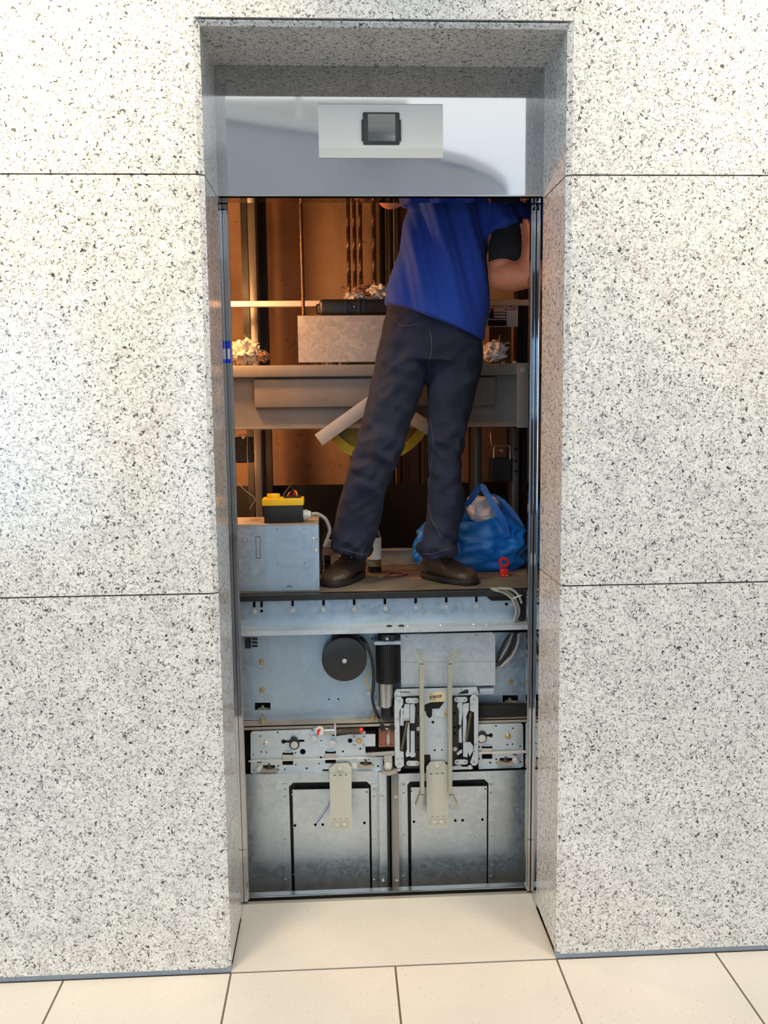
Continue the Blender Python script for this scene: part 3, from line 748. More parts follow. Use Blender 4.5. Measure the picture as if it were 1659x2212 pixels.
a, b = at(*L(1276, 1190), YH-.012), at(*L(1310, 1188), YH-.012)
part('red_cap', MB().cyl(a, b, .0088, n=18), RED, sc_, 30, 'red end cap')
part('catch_tab', MB().pplate(rectp(*L(1290, 1205), *L(1332, 1222)), [], YH-.012, YH-.004), ZINC2, sc_, 0)
hexbolt(sc_, *L(824, 1258), YH-.0085, .0095, 'bolt_stub', BOLT, .012, False, 18)
# contact block
cb = thing('contact_block', 'rusty reddish contact block between left hanger and coupler', 'contact block', (at(*L(1540, 1270), .46).x, .46, at(*L(1540, 1270), .46).z))
m = MB().pplate([L(1466, 1185), L(1620, 1172), L(1620, 1350), L(1466, 1355)], [hole(L, 1492, 1205, 1.2), hole(L, 1600, 1205, 1.2), hole(L, 1492, 1330, 1.2), hole(L, 1600, 1330, 1.2)], .445, .462)
part('block', m, RUST, cb, 0)
part('tongue', MB().pplate([L(1545, 1230), L(1575, 1225), L(1578, 1300), L(1560, 1345), L(1545, 1310)], [], .438, .444), BRUSH, cb, 0, 'bright steel tongue')
part('wire_bend', MB().tube(smooth([at(*L(1520, 1165), .445), at(*L(1545, 1168), .44), at(*L(1562, 1195), .438), at(*L(1562, 1235), .438)]), .003, 7), BRUSH, cb, 40)
for u in (1500, 1600):
    q = at(*L(u, 1150), .455); part('black_button', MB().cyl((q.x, .455, q.z), (q.x, .44, q.z), .0088, n=20), RUBBER, cb, 30)
# centre shoe under the block
cs = thing('door_stop', 'bright steel stop with bolt over the gap between the door leaves', 'stop', (at(*L(1560, 1490), .44).x, .44, at(*L(1560, 1490), .44).z))
m = MB().pplate([L(1520, 1442), L(1600, 1436), L(1600, 1560), L(1580, 1585), L(1540, 1585), L(1520, 1560)], [], .428, .434)
m.pplate([L(1336, 1412), L(1620, 1392), L(1620, 1440), L(1400, 1440), L(1350, 1428)], [], .434, .448)
part('stop_plate', m, BRUSH, cs, 0)
part('rubber_ring', MB().pplate(circ(*L(1560, 1520), 11.5, 28), [], .435, .447), RUBBER, cs, 30)
hexbolt(cs, *L(1560, 1535), .4275, .0085, 'stop_bolt')
part('foot', MB().pplate([L(1500, 1600), L(1640, 1590), L(1650, 1610), L(1570, 1640), L(1490, 1620)], [], .426, .446), DUSTY, cs, 0)

# right hanger
hr = thing('door_hanger', 'pale zinc hanger plate right of the coupler with brass screw and round adjuster', 'door hanger', (at(1080, 1610, YH).x, YH, at(1080, 1610, YH).z))
out = [R2(985, 1128), R2(1410, 1118), R2(1428, 1136), R2(1432, 1545), R2(1400, 1552), R2(985, 1562)]
hs = [hole(R2, *q) for q in ((1159, 1143, 1.9), (1328, 1168, 1.9), (1273, 1331, 1.9), (1324, 1325, 1.9), (1400, 1347, 1.8), (992, 1353, 2), (992, 1470, 1.7), (1101, 1510, 2.3), (1162, 1475, 2), (1162, 1510, 1.8), (1406, 1502, 1.9))]
hs += [rectp(*R2(1018, 1342), *R2(1122, 1472)), rectp(*R2(1195, 1462), *R2(1322, 1530)), rectp(*R2(1326, 1424), *R2(1370, 1436))]
part('hanger_plate', MB().pplate(out, hs, YH, YH+.004), ZINC2, hr, 0)
part('hanger_lip', MB().hexa([at(*R2(985, 1562), YH), at(*R2(1432, 1546), YH), at(*R2(1432, 1546), YH+.012), at(*R2(985, 1562), YH+.012), at(*R2(985, 1574), YH-.014), at(*R2(1400, 1560), YH-.014), at(*R2(1400, 1556), YH-.004), at(*R2(985, 1570), YH-.004)]), ZINC2, hr, 0)
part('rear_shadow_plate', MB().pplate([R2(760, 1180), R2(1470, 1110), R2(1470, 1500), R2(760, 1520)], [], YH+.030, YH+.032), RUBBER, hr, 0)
roller(hr, *R2(1262, 1205), YH+.008)
q = at(*R2(1016, 1262), YH)
ad = part('adjuster_cam', MB().cyl((q.x, YH, q.z), (q.x, YH-.005, q.z), 11*.00145, n=32).cyl((q.x+.002, YH, q.z+.012), (q.x+.002, YH-.004, q.z+.012), .0125, n=24), DARKM, hr, 30, 'dark eccentric adjuster')
part('adjuster_disc', MB().cyl((q.x, YH-.005, q.z), (q.x, YH-.007, q.z), 8.6*.00145, n=30).cyl((q.x, YH-.007, q.z), (q.x, YH-.010, q.z), .006, n=6), BOLT, ad, 30)
q0 = at(*R2(1108, 1236), YH); part('slot_end', MB().cyl((q0.x, YH-.0004, q0.z), (q0.x, YH-.0012, q0.z), .0068, n=20).box(q0.x-.02, q0.x, YH-.0012, YH-.0004, q0.z-.0035, q0.z+.0035), RUBBER, hr, 0)
domebolt(hr, *R2(1278, 1245), YH-.0005, .0088, 'brass_screw', BRASS, 'yellow passivated screw')
nut(hr, *R2(1356, 1487), .0105); kicker(hr, R2, 1195, 1462, 1322, 1530)
k = part('roller_clip', MB().pplate(rectp(*R2(1018, 1366), *R2(1122, 1418)), [], YH-.006, YH+.012), BRUSH, hr, 0, 'bright folded clip')
part('clip_top', MB().pplate(rectp(*R2(1034, 1330), *R2(1105, 1348)), [], YH-.004, YH), ZINC, k, 0)
part('rail_strip', MB().pplate([R2(985, 1408), R2(1470, 1388), R2(1470, 1414), R2(985, 1424)], [], YH-.010, YH-.0065), PAINTW, hr, 0, 'thin grey rail strip')

# ------------------------------------------------------------------ coupler
YK = .452
ck = thing('door_coupler', 'door coupler of linked pale bars, springs and two long upright vanes', 'coupler', (at(940, 1590, YK).x, YK, at(940, 1590, YK).z))
big = [Z6(608, 415), Z6(700, 375), Z6(820, 360), Z6(945, 366), Z6(870, 480), Z6(860, 485), Z6(740, 485), Z6(738, 600), Z6(715, 638), Z6(680, 640), Z6(640, 590), Z6(630, 535), Z6(608, 520)]
out = [Z6(95, 200), Z6(130, 152), Z6(1500, 118), Z6(1535, 240), Z6(1075, 262), Z6(1030, 262), Z6(1030, 1400), Z6(715, 1385), Z6(705, 1265), Z6(600, 1265), Z6(600, 262), Z6(240, 270), Z6(95, 320)]
tri = [Z6(1165, 232), Z6(1310, 152), Z6(1345, 152), Z6(1365, 180), Z6(1355, 228)]
part('base_plate', MB().pplate(out, [big, tri, hole(Z6, 752, 712, 3.2), hole(Z6, 908, 1185, 1.8), hole(Z6, 1238, 160, 1.4), hole(Z6, 782, 1190, 2.4)], YK, YK+.004), ZINC2, ck, 0)
part('coupler_shade_sheet', MB().pplate([Z6(100, 300), Z6(1505, 240), Z6(1505, 1400), Z6(100, 1440)], [], YK+.006, YK+.008), RUBBER, ck, 0)  # black sheet serves as the shade seen between the coupler bars
q = at(*Z6(848, 935), YK); part('pivot', MB().ring((q.x, YK, q.z), (q.x, YK-.002, q.z), .0085, .0072, 24).cyl((q.x, YK, q.z), (q.x, YK-.0022, q.z), .0072, n=24).cyl((q.x, YK-.002, q.z), (q.x, YK-.003, q.z), .0022, n=8), ZINC, ck, 30)
part('cam_plate', MB().pplate([Z6(760, 610), Z6(950, 370), Z6(1020, 370), Z6(1020, 625), Z6(900, 612), Z6(790, 612)], [], YK-.0035, YK-.0005), ZINC2, ck, 0)
domebolt(ck, *Z6(985, 560), YK-.004, .0075, 'brass_screw', BRASS, 'yellow passivated screw')
part('latch_tab', MB().pplate(rectp(*Z6(738, 486), *Z6(862, 590)), [], YK+.004, YK+.0055), BRUSH, ck, 0)
lb = part('barcode_label', MB().pplate([Z6(672, 255), Z6(700, 210), Z6(960, 180), Z6(975, 330), Z6(940, 360), Z6(690, 372)], [], YK-.0012, YK-.0002), LABEL, ck, 0, 'yellowed barcode label')
m = MB(); u = 690; random.seed(3)
while u < 895:
    wd = random.choice((5, 8, 12)); v = 265-(u-690)*.13
    m.pplate([Z6(u, v), Z6(u+wd, v-1), Z6(u+wd+3, v+52), Z6(u+3, v+53)], [], YK-.0017, YK-.0013); u += wd+random.choice((4, 6, 8))
for u, v in ((692, 240), (720, 236)): m.pplate(rectp(*Z6(u, v-5), *Z6(u+22, v+4)), [], YK-.0017, YK-.0013)
for u in range(700, 800, 14): m.pplate(rectp(*Z6(u, 325), *Z6(u+9, 334)), [], YK-.0017, YK-.0013)
part('barcode', m, INK, lb, 0, 'black printed bars')
for nm, po in (('left', [Z6(440, 262), Z6(556, 262), Z6(556, 1500), Z6(250, 1500), Z6(260, 1440), Z6(440, 1440)]), ('right', [Z6(1078, 262), Z6(1190, 262), Z6(1190, 1440), Z6(1130, 1455), Z6(1078, 1455)])):
    sgn = nm == 'left'
    hh = [hole(Z6, *q) for q in (((497, 562, 2.3), (500, 925, 2.6), (500, 1185, 2.4)) if sgn else ((1118, 555, 2.3), (1118, 800, 2.4), (1120, 905, 2.6)))]
    part('slide_plate', MB().pplate(po, hh, YK-.003, YK+.001), BLACKM, ck, 0, 'blackened slide plate')
domebolt(ck, *Z6(505, 825), YK-.0035, .0062, 'slide_screw'); domebolt(ck, *Z6(1128, 1168), YK-.0035, .0062, 'slide_screw')
part('slide_block', MB().pplate(rectp(*Z6(378, 738), *Z6(470, 855)), [], YK-.006, YK+.004), RUBBER, ck, 0)
part('slide_block', MB().pplate([Z6(1160, 760), Z6(1225, 765), Z6(1215, 830), Z6(1160, 855)], [], YK-.006, YK+.004), RUBBER, ck, 0)
def link(u0, v0, u1, v1, r, y=YK-.012):
    po = stad(Z6(u0, v0), Z6(u1, v1), r/7.9)
    l = part('link', MB().pplate(po, [], y, y+.003), ZINC2, ck, 0)
    for u, v in ((u0, v0), (u1, v1)):
        q = at(*Z6(u, v), y); part('rivet', MB().cyl((q.x, y, q.z), (q.x, y-.002, q.z), .0042, .003, n=14), DUSTY, l, 30)
for a in ((328, 345, 465, 345, 44), (342, 1415, 476, 1415, 42), (1160, 327, 1300, 327, 43), (1165, 1392, 1305, 1392, 43)): link(*a)
def sidebar(po, rv, name='side_bar'):
    s = part(name, MB().pplate([Z6(*p) for p in po], [], YK-.010, YK-.006), ZINC2, ck, 0)
    for u, v in rv:
        q = at(*Z6(u, v), YK-.010); part('rivet', MB().cyl((q.x, YK-.010, q.z), (q.x, YK-.0125, q.z), .0036, .0026, n=14), DUSTY, s, 30)
sidebar([(95, 340), (130, 285), (200, 280), (243, 325), (243, 405), (205, 470), (180, 530), (188, 1205), (252, 1215), (256, 1450), (212, 1492), (150, 1492), (102, 1440)], [(178, 348), (172, 535), (150, 645), (148, 1335), (224, 1330), (186, 1420)])
sidebar([(1385, 300), (1425, 248), (1490, 248), (1526, 300), (1526, 1400), (1490, 1450), (1425, 1450), (1388, 1400), (1432, 1280), (1455, 1150), (1455, 540), (1385, 520)], [(1450, 320), (1412, 405), (1482, 1095), (1455, 1208), (1452, 1386)])
for po in ([(270, 402), (352, 402), (352, 655), (256, 655), (240, 540)], [(362, 410), (430, 390), (450, 470), (438, 730), (362, 725)], [(205, 470), (250, 470), (255, 770), (190, 770)],
           [(372, 862), (440, 862), (442, 1220), (460, 1265), (440, 1305), (395, 1315), (355, 1290), (352, 1250), (372, 1220)], [(320, 720), (352, 720), (352, 1290), (300, 1310), (285, 1260), (310, 1180), (305, 940)],
           [(1180, 380), (1255, 370), (1262, 500), (1235, 770), (1195, 750), (1195, 500), (1162, 440)], [(1195, 850), (1240, 770), (1250, 1060), (1195, 1060)],
           [(1265, 470), (1270, 395), (1365, 385), (1365, 500), (1320, 620), (1330, 700), (1310, 1040), (1265, 1040)], [(1268, 1050), (1390, 1050), (1440, 1120), (1440, 1190), (1380, 1300), (1350, 1220), (1340, 1310), (1268, 1300)],
           [(1155, 1245), (1215, 1190), (1250, 1180), (1252, 1230), (1180, 1275)]):
    part('lever', MB().pplate([Z6(*p) for p in po], [], YK-.007, YK-.003), ZINC2, ck, 0)
for a, b in (((312, 695), (218, 1185)), ((1402, 545), (1325, 1030))):
    A, B = at(*Z6(*a), YK-.013), at(*Z6(*b), YK-.013)
    s = part('tension_spring', MB().helix(A, B, .0042, .0011, 30, 5, 8).cyl(A, B, .003, n=8), SPRING, ck, 40, 'brown coil spring')
part('spring_rest', MB().pplate(rectp(*Z6(245, 664), *Z6(356, 688)), [], YK-.018, YK-.004), BRUSH, ck, 0)
for u, v in ((175, 236), (165, 1510), (1382, 1478)): domebolt(ck, *Z6(u, v), YK-.002, .0068, 'corner_screw')
for u, v in ((232, 168), (330, 165), (380, 198), (1465, 175)): domebolt(ck, *Z6(u, v), YK-.001, .0042, 'small_screw')
part('slot_strip', MB().pplate([Z6(185, 192), Z6(370, 196), Z6(370, 206), Z6(185, 202)], [], YK-.0015, YK-.0003), RUBBER, ck, 0)
part('bottom_tie', MB().pplate([Z6(1085, 1470), Z6(1210, 1440), Z6(1250, 1470), Z6(1430, 1480), Z6(1430, 1510), Z6(1085, 1525)], [], YK-.005, YK-.001), ZINC2, ck, 0)
def vane(px0, px1, top, bot, sg):
    Yv, dy = .408, .030
    m = MB()
    z0, z1 = 1433, 1718
    m.pbox(px0, z0, px1, z1, Yv, Yv+dy, .0008)
    for (ax, ay), (bx, by) in ((( (px0+px1)/2, z0+2), top), (((px0+px1)/2, z1-2), bot)):
        h = (px1-px0)/2
        a0, a1 = at(ax-h, ay, Yv), at(ax+h, ay, Yv); b0, b1 = at(bx-h, by-2*sg, Yv), at(bx+h, by+2*sg, Yv)
        o = Vector((0, dy, 0)); m.hexa([a0, a1, a1+o, a0+o, b0, b1, b1+o, b0+o])
    part('vane', m, VANE, ck, 20, 'long pale upright vane')
vane(907.5, 916, (899.5, 1413), (902, 1744), 1); vane(968.5, 977, (983, 1411), (985.5, 1741), -1)

# ------------------------------------------------------------------ door leaves of the car
def leaf(label, x0, x1, stile, pan, hl_, rows, sg):
    c0 = at((x0+x1)/2, 1800, YC)
    t = thing('car_door', label, 'door', (c0.x, YC, c0.z))
    zb = -.32
    pt = at((x0+x1)/2, 1666, YC).z
    X0, X1 = at(x0, 1800, YC).x, at(x1, 1800, YC).x
    wl = lambda lp: [(at(p[0], p[1], YC).x, at(p[0], p[1], YC).z) for p in lp]
    (ox0, oy0, ox1) = pan
    a, b = at(ox0, oy0, YC), at(ox1, oy0-3, YC)
    a2, b2 = at(ox0+ (7 if sg < 0 else 2), 1925, YC), at(ox1+(5 if sg < 0 else 0), 1925, YC)
    cc = .014
    hol = [(a.x+.002, zb+.05), (b.x, zb+.05), (b.x, b.z-cc), (b.x-cc, b.z), (a.x+cc, a.z), (a.x, a.z-cc)]
    part('door_skin', MB().plate([(X0-.03 if sg < 0 else X0, zb), (X1 if sg < 0 else X1+.03, zb), (X1 if sg < 0 else X1+.03, pt), (X0-.03 if sg < 0 else X0, pt)], [hol], YC, YC+.003), GALV, t, 0)
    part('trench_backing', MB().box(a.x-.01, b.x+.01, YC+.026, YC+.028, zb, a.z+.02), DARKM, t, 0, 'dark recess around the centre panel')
    # centre panel
    i0, i1 = at(ox0+7.5, oy0+15, YC+.002), at(ox1-4.2 if sg < 0 else ox1-3.2, oy0+12, YC+.002)
    wp = lambda lp: [(at(p[0], p[1], YC+.002).x, at(p[0], p[1], YC+.002).z) for p in lp]
    part('center_panel', MB().plate([(i0.x, zb+.02), (i1.x, zb+.02), (i1.x, i1.z), (i0.x, i0.z)], [wp(circ(px, py, r, 10)) for px, py, r in hl_], YC+.002, YC+.005), GALV, t, 0)
    s0, s1 = sorted((at(stile[0], 1800, YC).x, at(stile[1], 1800, YC).x))
    part('edge_stile', MB().box(s0, s1, YC-.022, YC+.03, zb, at(stile[0], 1668, YC-.022).z, .002), PAINT if sg > 0 else GALV, t, 20, 'pale edge stile beside the gap')
    part('top_rail', MB().box(X0-.03 if sg < 0 else X0, X1 if sg < 0 else X1+.03, YC-.006, YC-.001, at((x0+x1)/2, 1689 if sg < 0 else 1685, YC-.006).z, pt), GALV, t, 0)
    for fx in rows[0]:
        strip = part('stiffener', MB().box(at(fx[0], 1800, YC).x, at(fx[1], 1800, YC).x, YC-.003, YC-.0003, zb, at(fx[0], 1694, YC-.003).z), GALV, t, 0)
        for py in rows[1]:
            q = at((fx[0]+fx[1])/2-1, py, YC-.003)
            part('rivet', MB().cyl((q.x, YC-.003, q.z), (q.x, YC-.0048, q.z), .0042, .003, n=14), ZINC, strip, 30)
    for px, py in rows[2]: domebolt(t, px, py, YC-.0225, .005, 'stile_screw')
    return t
lf = leaf('galvanised car door leaf left of the gap with inset centre panel', 538, 837, (819, 837), (624, 1691, 801),
     [(*L3(604, 445), 1.6), (*L3(1347, 418), 1.6), (*L3(632, 752), 3.2), (*L3(835, 745), 3), (*L3(909, 743), 3), (*L3(1324, 726), 3), (*L3(619, 1242), 1.5), (*L3(1356, 1212), 1.5)],
     ([(611, 623), (803, 815)], (1705, 1721, 1812, 1901), ((825, 1720), (828, 1903))), -1)
rt_ = leaf('galvanised car door leaf right of the gap with inset centre panel', 845, 1138, (845, 861), (880, 1686, 1055),
     [(*R4(272, 352), 1.6), (*R4(902, 332), 1.6), (*R4(293, 613), 3), (*R4(646, 602), 3), (*R4(709, 600), 3), (*R4(878, 594), 3), (*R4(278, 1028), 1.4), (*R4(902, 1008), 1.4), (*R4(812, 748), 1), (*R4(852, 730), 1)],
     ([(867, 879), (1055, 1067)], (1696, 1713, 1804, 1893), ((855, 1721), (857, 1903))), 1)
gx0, gx1 = at(838.5, 1800, .47).x, at(842, 1800, .47).x
solo('door_seal', MB().box(gx0, gx1, .468, .49, -.30, at(840, 1668, .47).z), RUBBER, 'black rubber seal strip in the gap between the door leaves', 'seal', None, 0)
def strap(label, po, sl_, keys, bolt):
    Y = .443
    c = at(*po[0], Y)
    t = thing('hanger_strap', label, 'strap', (c.x, Y, c.z))
    hs = [rectp(u-2.8, v-1.1, u+2.8, v+1.1) for u, v in sl_[:3]]
    part('strap_plate', MB().pplate(po, hs, Y, Y+.003), STRAP, t, 0)
    for u, v in sl_[3:]: part('stamped_slot', MB().pplate(rectp(u-3, v-1, u+3, v+1), [], Y-.0006, Y-.0001), DUSTY, t, 0)
    for u, v in keys:
        part('keyhole', MB().pplate(slot(u, v-4, v+4, 2.4), [slot(u, v-3.8, v+3.8, 1.8)], Y-.0006, Y-.0001), DUSTY, t, 0)
    for u, v in (keys[1], keys[3]):
        hexbolt(t, u, v+1, Y-.0005, .0058, 'lower_bolt', BOLT, .004, True, 6)
    q = at(*bolt, Y); m = MB().ring((q.x, Y, q.z), (q.x, Y-.002, q.z), .0105, .004, 24).cyl((q.x, Y-.002, q.z), (q.x, Y-.012, q.z), .007, n=18, bev=.001)
    part('top_bolt', m, BOLT, t, 30)
Y_ = L3
strap('pale hanger strap bolted to the door leaf left of the gap', [Y_(976, 185), Y_(1030, 138), Y_(1155, 130), Y_(1196, 172), Y_(1196, 795), Y_(985, 800)],
      [Y_(1028, 252), Y_(1084, 250), Y_(1141, 248), Y_(1030, 690), Y_(1086, 688), Y_(1143, 686)], [Y_(1013, 742), Y_(1050, 742), Y_(1088, 740), Y_(1126, 738), Y_(1158, 736)], Y_(1083, 172))
strap('pale hanger strap between the two upright vanes', [R4(397, 145), R4(432, 102), R4(545, 98), R4(582, 136), R4(586, 660), R4(405, 668)],
      [R4(441, 205), R4(489, 202), R4(537, 199), R4(450, 570), R4(496, 568), R4(543, 565)], [R4(434, 612), R4(469, 610), R4(499, 610), R4(530, 608), R4(562, 606)], R4(488, 122))
solo('blue_thread', MB().tube(smooth([at(*L3(845, 735), YC-.004), at(*L3(910, 650), YC-.006), at(*L3(960, 570), YC-.008), at(*L3(978, 520), YC-.008)]), .0009, 5), BLUESIGN, 'thin blue wire beside the left hanger strap', 'wire')
solo('clear_thread', MB().tube(smooth([at(*R4(590, 488), YC-.004), at(*R4(620, 506), YC-.006), at(*R4(655, 505), YC-.006), at(*R4(678, 485), YC-.006)]), .0007, 5), ZINC, 'thin pale wire loop under the right vane foot', 'wire')
# ------------------------------------------------------------------ crosshead, sheave and what stands on them
YX = .85
def zx(py, Y=YX, px=830): return at(px, py, Y).z
ch = thing('crosshead_beam', 'heavy grey steel crosshead channel spanning the shaft behind the legs of the worker', 'beam', (0, YX, zx(925)))
t0, t1, b1 = zx(787), zx(812.5), zx(925)
part('top_flange', MB().box(-.95, .95, YX, YX+.057, t1, t0, .004), PAINT, ch)
part('web', MB().box(-.95, .95, YX+.045, YX+.055, b1, t1), PAINT, ch, 0)
part('bottom_flange', MB().box(-.95, .95, YX+.005, YX+.057, b1, b1+.008, .002).box(-.95, .95, YX+.03, YX+.05, b1+.006, b1+.016), PAINT, ch, 0)
part('web_cover', MB().pbox(549, 817, 1071, 878, YX+.02, YX+.044, .003), PAINT, ch)
br = part('end_plate', MB().pbox(1117, 784, 1152, 924, YX-.008, YX-.001, .001), PAINT, ch)
q = at(1130, 799, YX-.008); part('end_bolt', MB().ring((q.x, YX-.008, q.z), (q.x, YX-.0105, q.z), .010, .003, 24).cyl((q.x, YX-.0105, q.z), (q.x, YX-.016, q.z), .0065, n=18), BOLT, br)
for px, w in ((708, 5), (735, 5), (1010, 5)):
    q = at(px, 785, YX+.03); part('flange_bolt', MB().cyl((q.x, YX+.03, t0), (q.x, YX+.03, t0+.012), .008, n=6), BOLT, ch)
for px in (1087, 1112):
    q = at(px, 785, YX+.03); part('flange_bolt', MB().cyl((q.x, YX+.03, t0), (q.x, YX+.03, t0+.009), .009, n=6), BOLT, ch)
def diag(label, p, q, w):
    A, B = at(*p, YX-.012), at(*q, YX-.012)
    d = (B-A).normalized(); n_ = Vector((-d.z, 0, d.x))*(w/2); o = Vector((0, .006, 0))
    solo('guard_strap', MB().hexa([A-n_, B-n_, B-n_+o, A-n_+o, A+n_, B+n_, B+n_+o, A+n_+o], .0008), PAINTW, label, 'guard strap')  # guard strap of the sheave, standing free of the crosshead
diag('white diagonal guard strap left of the leg', (688, 951), (812, 862), .048)
diag('white diagonal guard strap seen between the legs', (864, 886), (938, 932), .048)
# sheave
sc0 = at(812, 872, .93); R_ = 121*(3.24/FPX)
sh = thing('hanging_sheave', 'yellow rope sheave hanging under the crosshead behind the legs', 'pulley', (sc0.x, .935, sc0.z))
part('rim', MB().ring((sc0.x, .915, sc0.z), (sc0.x, .955, sc0.z), R_, R_-.030, 72), YELR, sh, 25, 'yellow rim lightened as front-lit')
part('groove_lip', MB().ring((sc0.x, .913, sc0.z), (sc0.x, .917, sc0.z), R_+.004, R_-.004, 72).ring((sc0.x, .953, sc0.z), (sc0.x, .957, sc0.z), R_+.004, R_-.004, 72), YELR, sh)
dp = [(sc0.x+(R_-.028)*math.cos(2*PI*i/60), sc0.z+(R_-.028)*math.sin(2*PI*i/60)) for i in range(60)]
hol = [[(sc0.x+.098*math.cos(a+2*PI*k/5)+.034*math.cos(2*PI*j/16), sc0.z+.098*math.sin(a+2*PI*k/5)+.034*math.sin(2*PI*j/16)) for j in range(16)] for k, a in enumerate([PI*1.5+.31]*5)]
part('disc', MB().plate(dp, hol, .928, .938), YELP, sh, 0)
part('hub', MB().cyl((sc0.x, .9065, sc0.z), (sc0.x, .97, sc0.z), .035, n=30), DARKM, sh)
# galvanised box on the crosshead
zb0 = t0+.010
a, b = at(643, 700, YX+.012), at(905, 700, YX+.012)
gb = thing('steel_box', 'large pale spangled galvanised box standing on the crosshead left of the worker', 'box', ((a.x+b.x)/2, YX+.08, zb0))
zt_ = zx(681, YX+.012)
part('shell', MB().box(a.x, b.x, YX+.012, YX+.014, zb0, zt_).box(a.x, b.x, YX+.016, YX+.20, zt_-.002, zt_).box(a.x, a.x+.002, YX+.016, YX+.20, zb0, zt_-.0025).box(b.x-.002, b.x, YX+.016, YX+.20, zb0, zt_-.0025), SPANG, gb, 0)
for px, w in ((665, 8), (690, 8), (722, 8)):
    q = at(px, 780, YX+.02); part('foot', MB().box(q.x-.006, q.x+.006, YX+.02, YX+.05, t0, zb0), DARKM, gb, 0)
part('side_flange', MB().box(a.x-.004, a.x+.03, YX+.05, YX+.10, zt_-.002, zt_+.004), DARKM, gb, 0)
# black tool case
a, b = at(690, 660, YX+.03), at(866, 660, YX+.03); c0, c1 = zt_+.003, zx(645, YX+.03)
tc_ = thing('tool_case', 'closed black plastic tool case lying on the spangled box', 'tool case', ((a.x+b.x)/2, YX+.1, c0))
part('case_body', MB().box(a.x, b.x, YX+.03, YX+.125, c0, c1, .012, 3), BLACK, tc_, 40)
part('lid_seam', MB().box(a.x+.008, b.x-.008, YX+.0285, YX+.031, c1-.012, c1-.010), RUBBER, tc_, 0)
part('carry_handle', MB().tube(smooth([Vector(v) for v in ((a.x+.002, YX+.05, c0+.008), (a.x-.010, YX+.05, c0+.010), (a.x-.012, YX+.05, c0+.02), (a.x-.010, YX+.05, c0+.036), (a.x+.002, YX+.05, c0+.04))]), .0035, 8), RUBBER, tc_, 60)
for px in (748, 776, 786):
    q = at(px, 662, YX+.027); part('latch', MB().box(q.x-.003, q.x+.003, YX+.024, YX+.031, c0+.006, c1-.006, .001), BLACK, tc_, 0)
q = at(758, 660, YX+.027); part('lock', MB().cyl((q.x-.008, YX+.024, (c0+c1)/2), (q.x-.008, YX+.03, (c0+c1)/2), .008, n=20), BLACK, tc_); part('rivet', MB().ball((q.x+.012, YX+.028, (c0+c1)/2), .003, 2), BOLT, tc_)
part('handle_recess', MB().box(at(795, 660, YX+.03).x, at(840, 660, YX+.03).x, YX+.027, YX+.031, c0+.01, c1-.018, .001), RUBBER, tc_, 0)
# cotton waste
def rag(name, label, px, py, Y, r, sc, mat, z0, grp=None, strands=26, seed=1, nz=.55):
    rnd = random.Random(seed); c = at(px, py, Y)
    o = solo(name, MB().ball((c.x, Y, c.z), r, 4, sc, nz, 24, seed), mat, label, 'rag', grp, 60)
    m = MB()
    for k in range(strands):
        d = Vector((rnd.uniform(-1, 1), rnd.uniform(-1, 1), rnd.uniform(-.2, 1))).normalized()
        p = Vector((c.x+d.x*r*sc[0]*.9, Y+d.y*r*sc[1]*.9, c.z+d.z*r*sc[2]*.9)); pts = [p]
        for j in range(4):
            d = (d+Vector((rnd.uniform(-.7, .7), rnd.uniform(-.7, .7), rnd.uniform(-.9, .5)))).normalized(); p = p+d*r*.22
            p.z = max(p.z, z0+.001); pts.append(p)
        m.tube(pts, .0011, 5)
    part('loose_threads', m, mat, o, 60)['kind'] = 'stuff'
    return o
rag('cotton_rag', 'large bright ball of cotton waste at left end of the crosshead', 530, 762, YX+.05, .042, (1.1, 1, .95), COTTON, t0, None, 40, 1)
rag('cotton_rag', 'small darker tuft of cotton waste right of the bright ball on the crosshead', 570, 771, YX+.025, .016, (1.1, 1, 1), COTTONB, t0, None, 26, 2)
rag('cotton_rag', 'low pale cotton rag on left part of the black tool case', 768, 641, YX+.06, .024, (1.4, 1, .55), COTTON, c1, None, 14, 3)
rag('cotton_rag', 'reddish brown cotton rag behind the pale ones on the black tool case', 784, 628, YX+.115, .022, (1.2, .8, .9), COTTONB, c1, None, 22, 4)
rag('cotton_rag', 'big pale cotton rag on the tool case against the blue shirt', 820, 631, YX+.065, .031, (1.15, 1, .75), COTTON, c1, None, 20, 5)
rag('plastic_bag', 'crumpled pale plastic bag on the crosshead right of the worker', 1068, 760, YX+.05, .045, (1.0, .9, .8), PAPER, t0, None, 4, 6, .42)
# bright handrail
zr = at(505, 656, .98)
rl_ = solo('guard_rail', MB().box(-.80, .80, .985, 1.012, zx(662, .98, 560), zx(649.5, .98, 560), .002), PAINTW, 'pale flat guard rail running behind the ropes and the worker', 'rail', None, 0)
# wire rope in front
a, b = at(649, 420, YX+.075), at(655.5, 682, YX+.075)
q1 = Vector((b.x, YX+.075, zt_+.004)); q0 = Vector((b.x-.004, YX+.075, 3.4))
wr = MB()
for k in range(6): wr.helix(q1, q0, .0038, .0026, 22, 6, 10, k*PI/3)
solo('wire_rope', wr, ROPE, 'thick twisted wire rope standing on the spangled box', 'rope', None, 60)
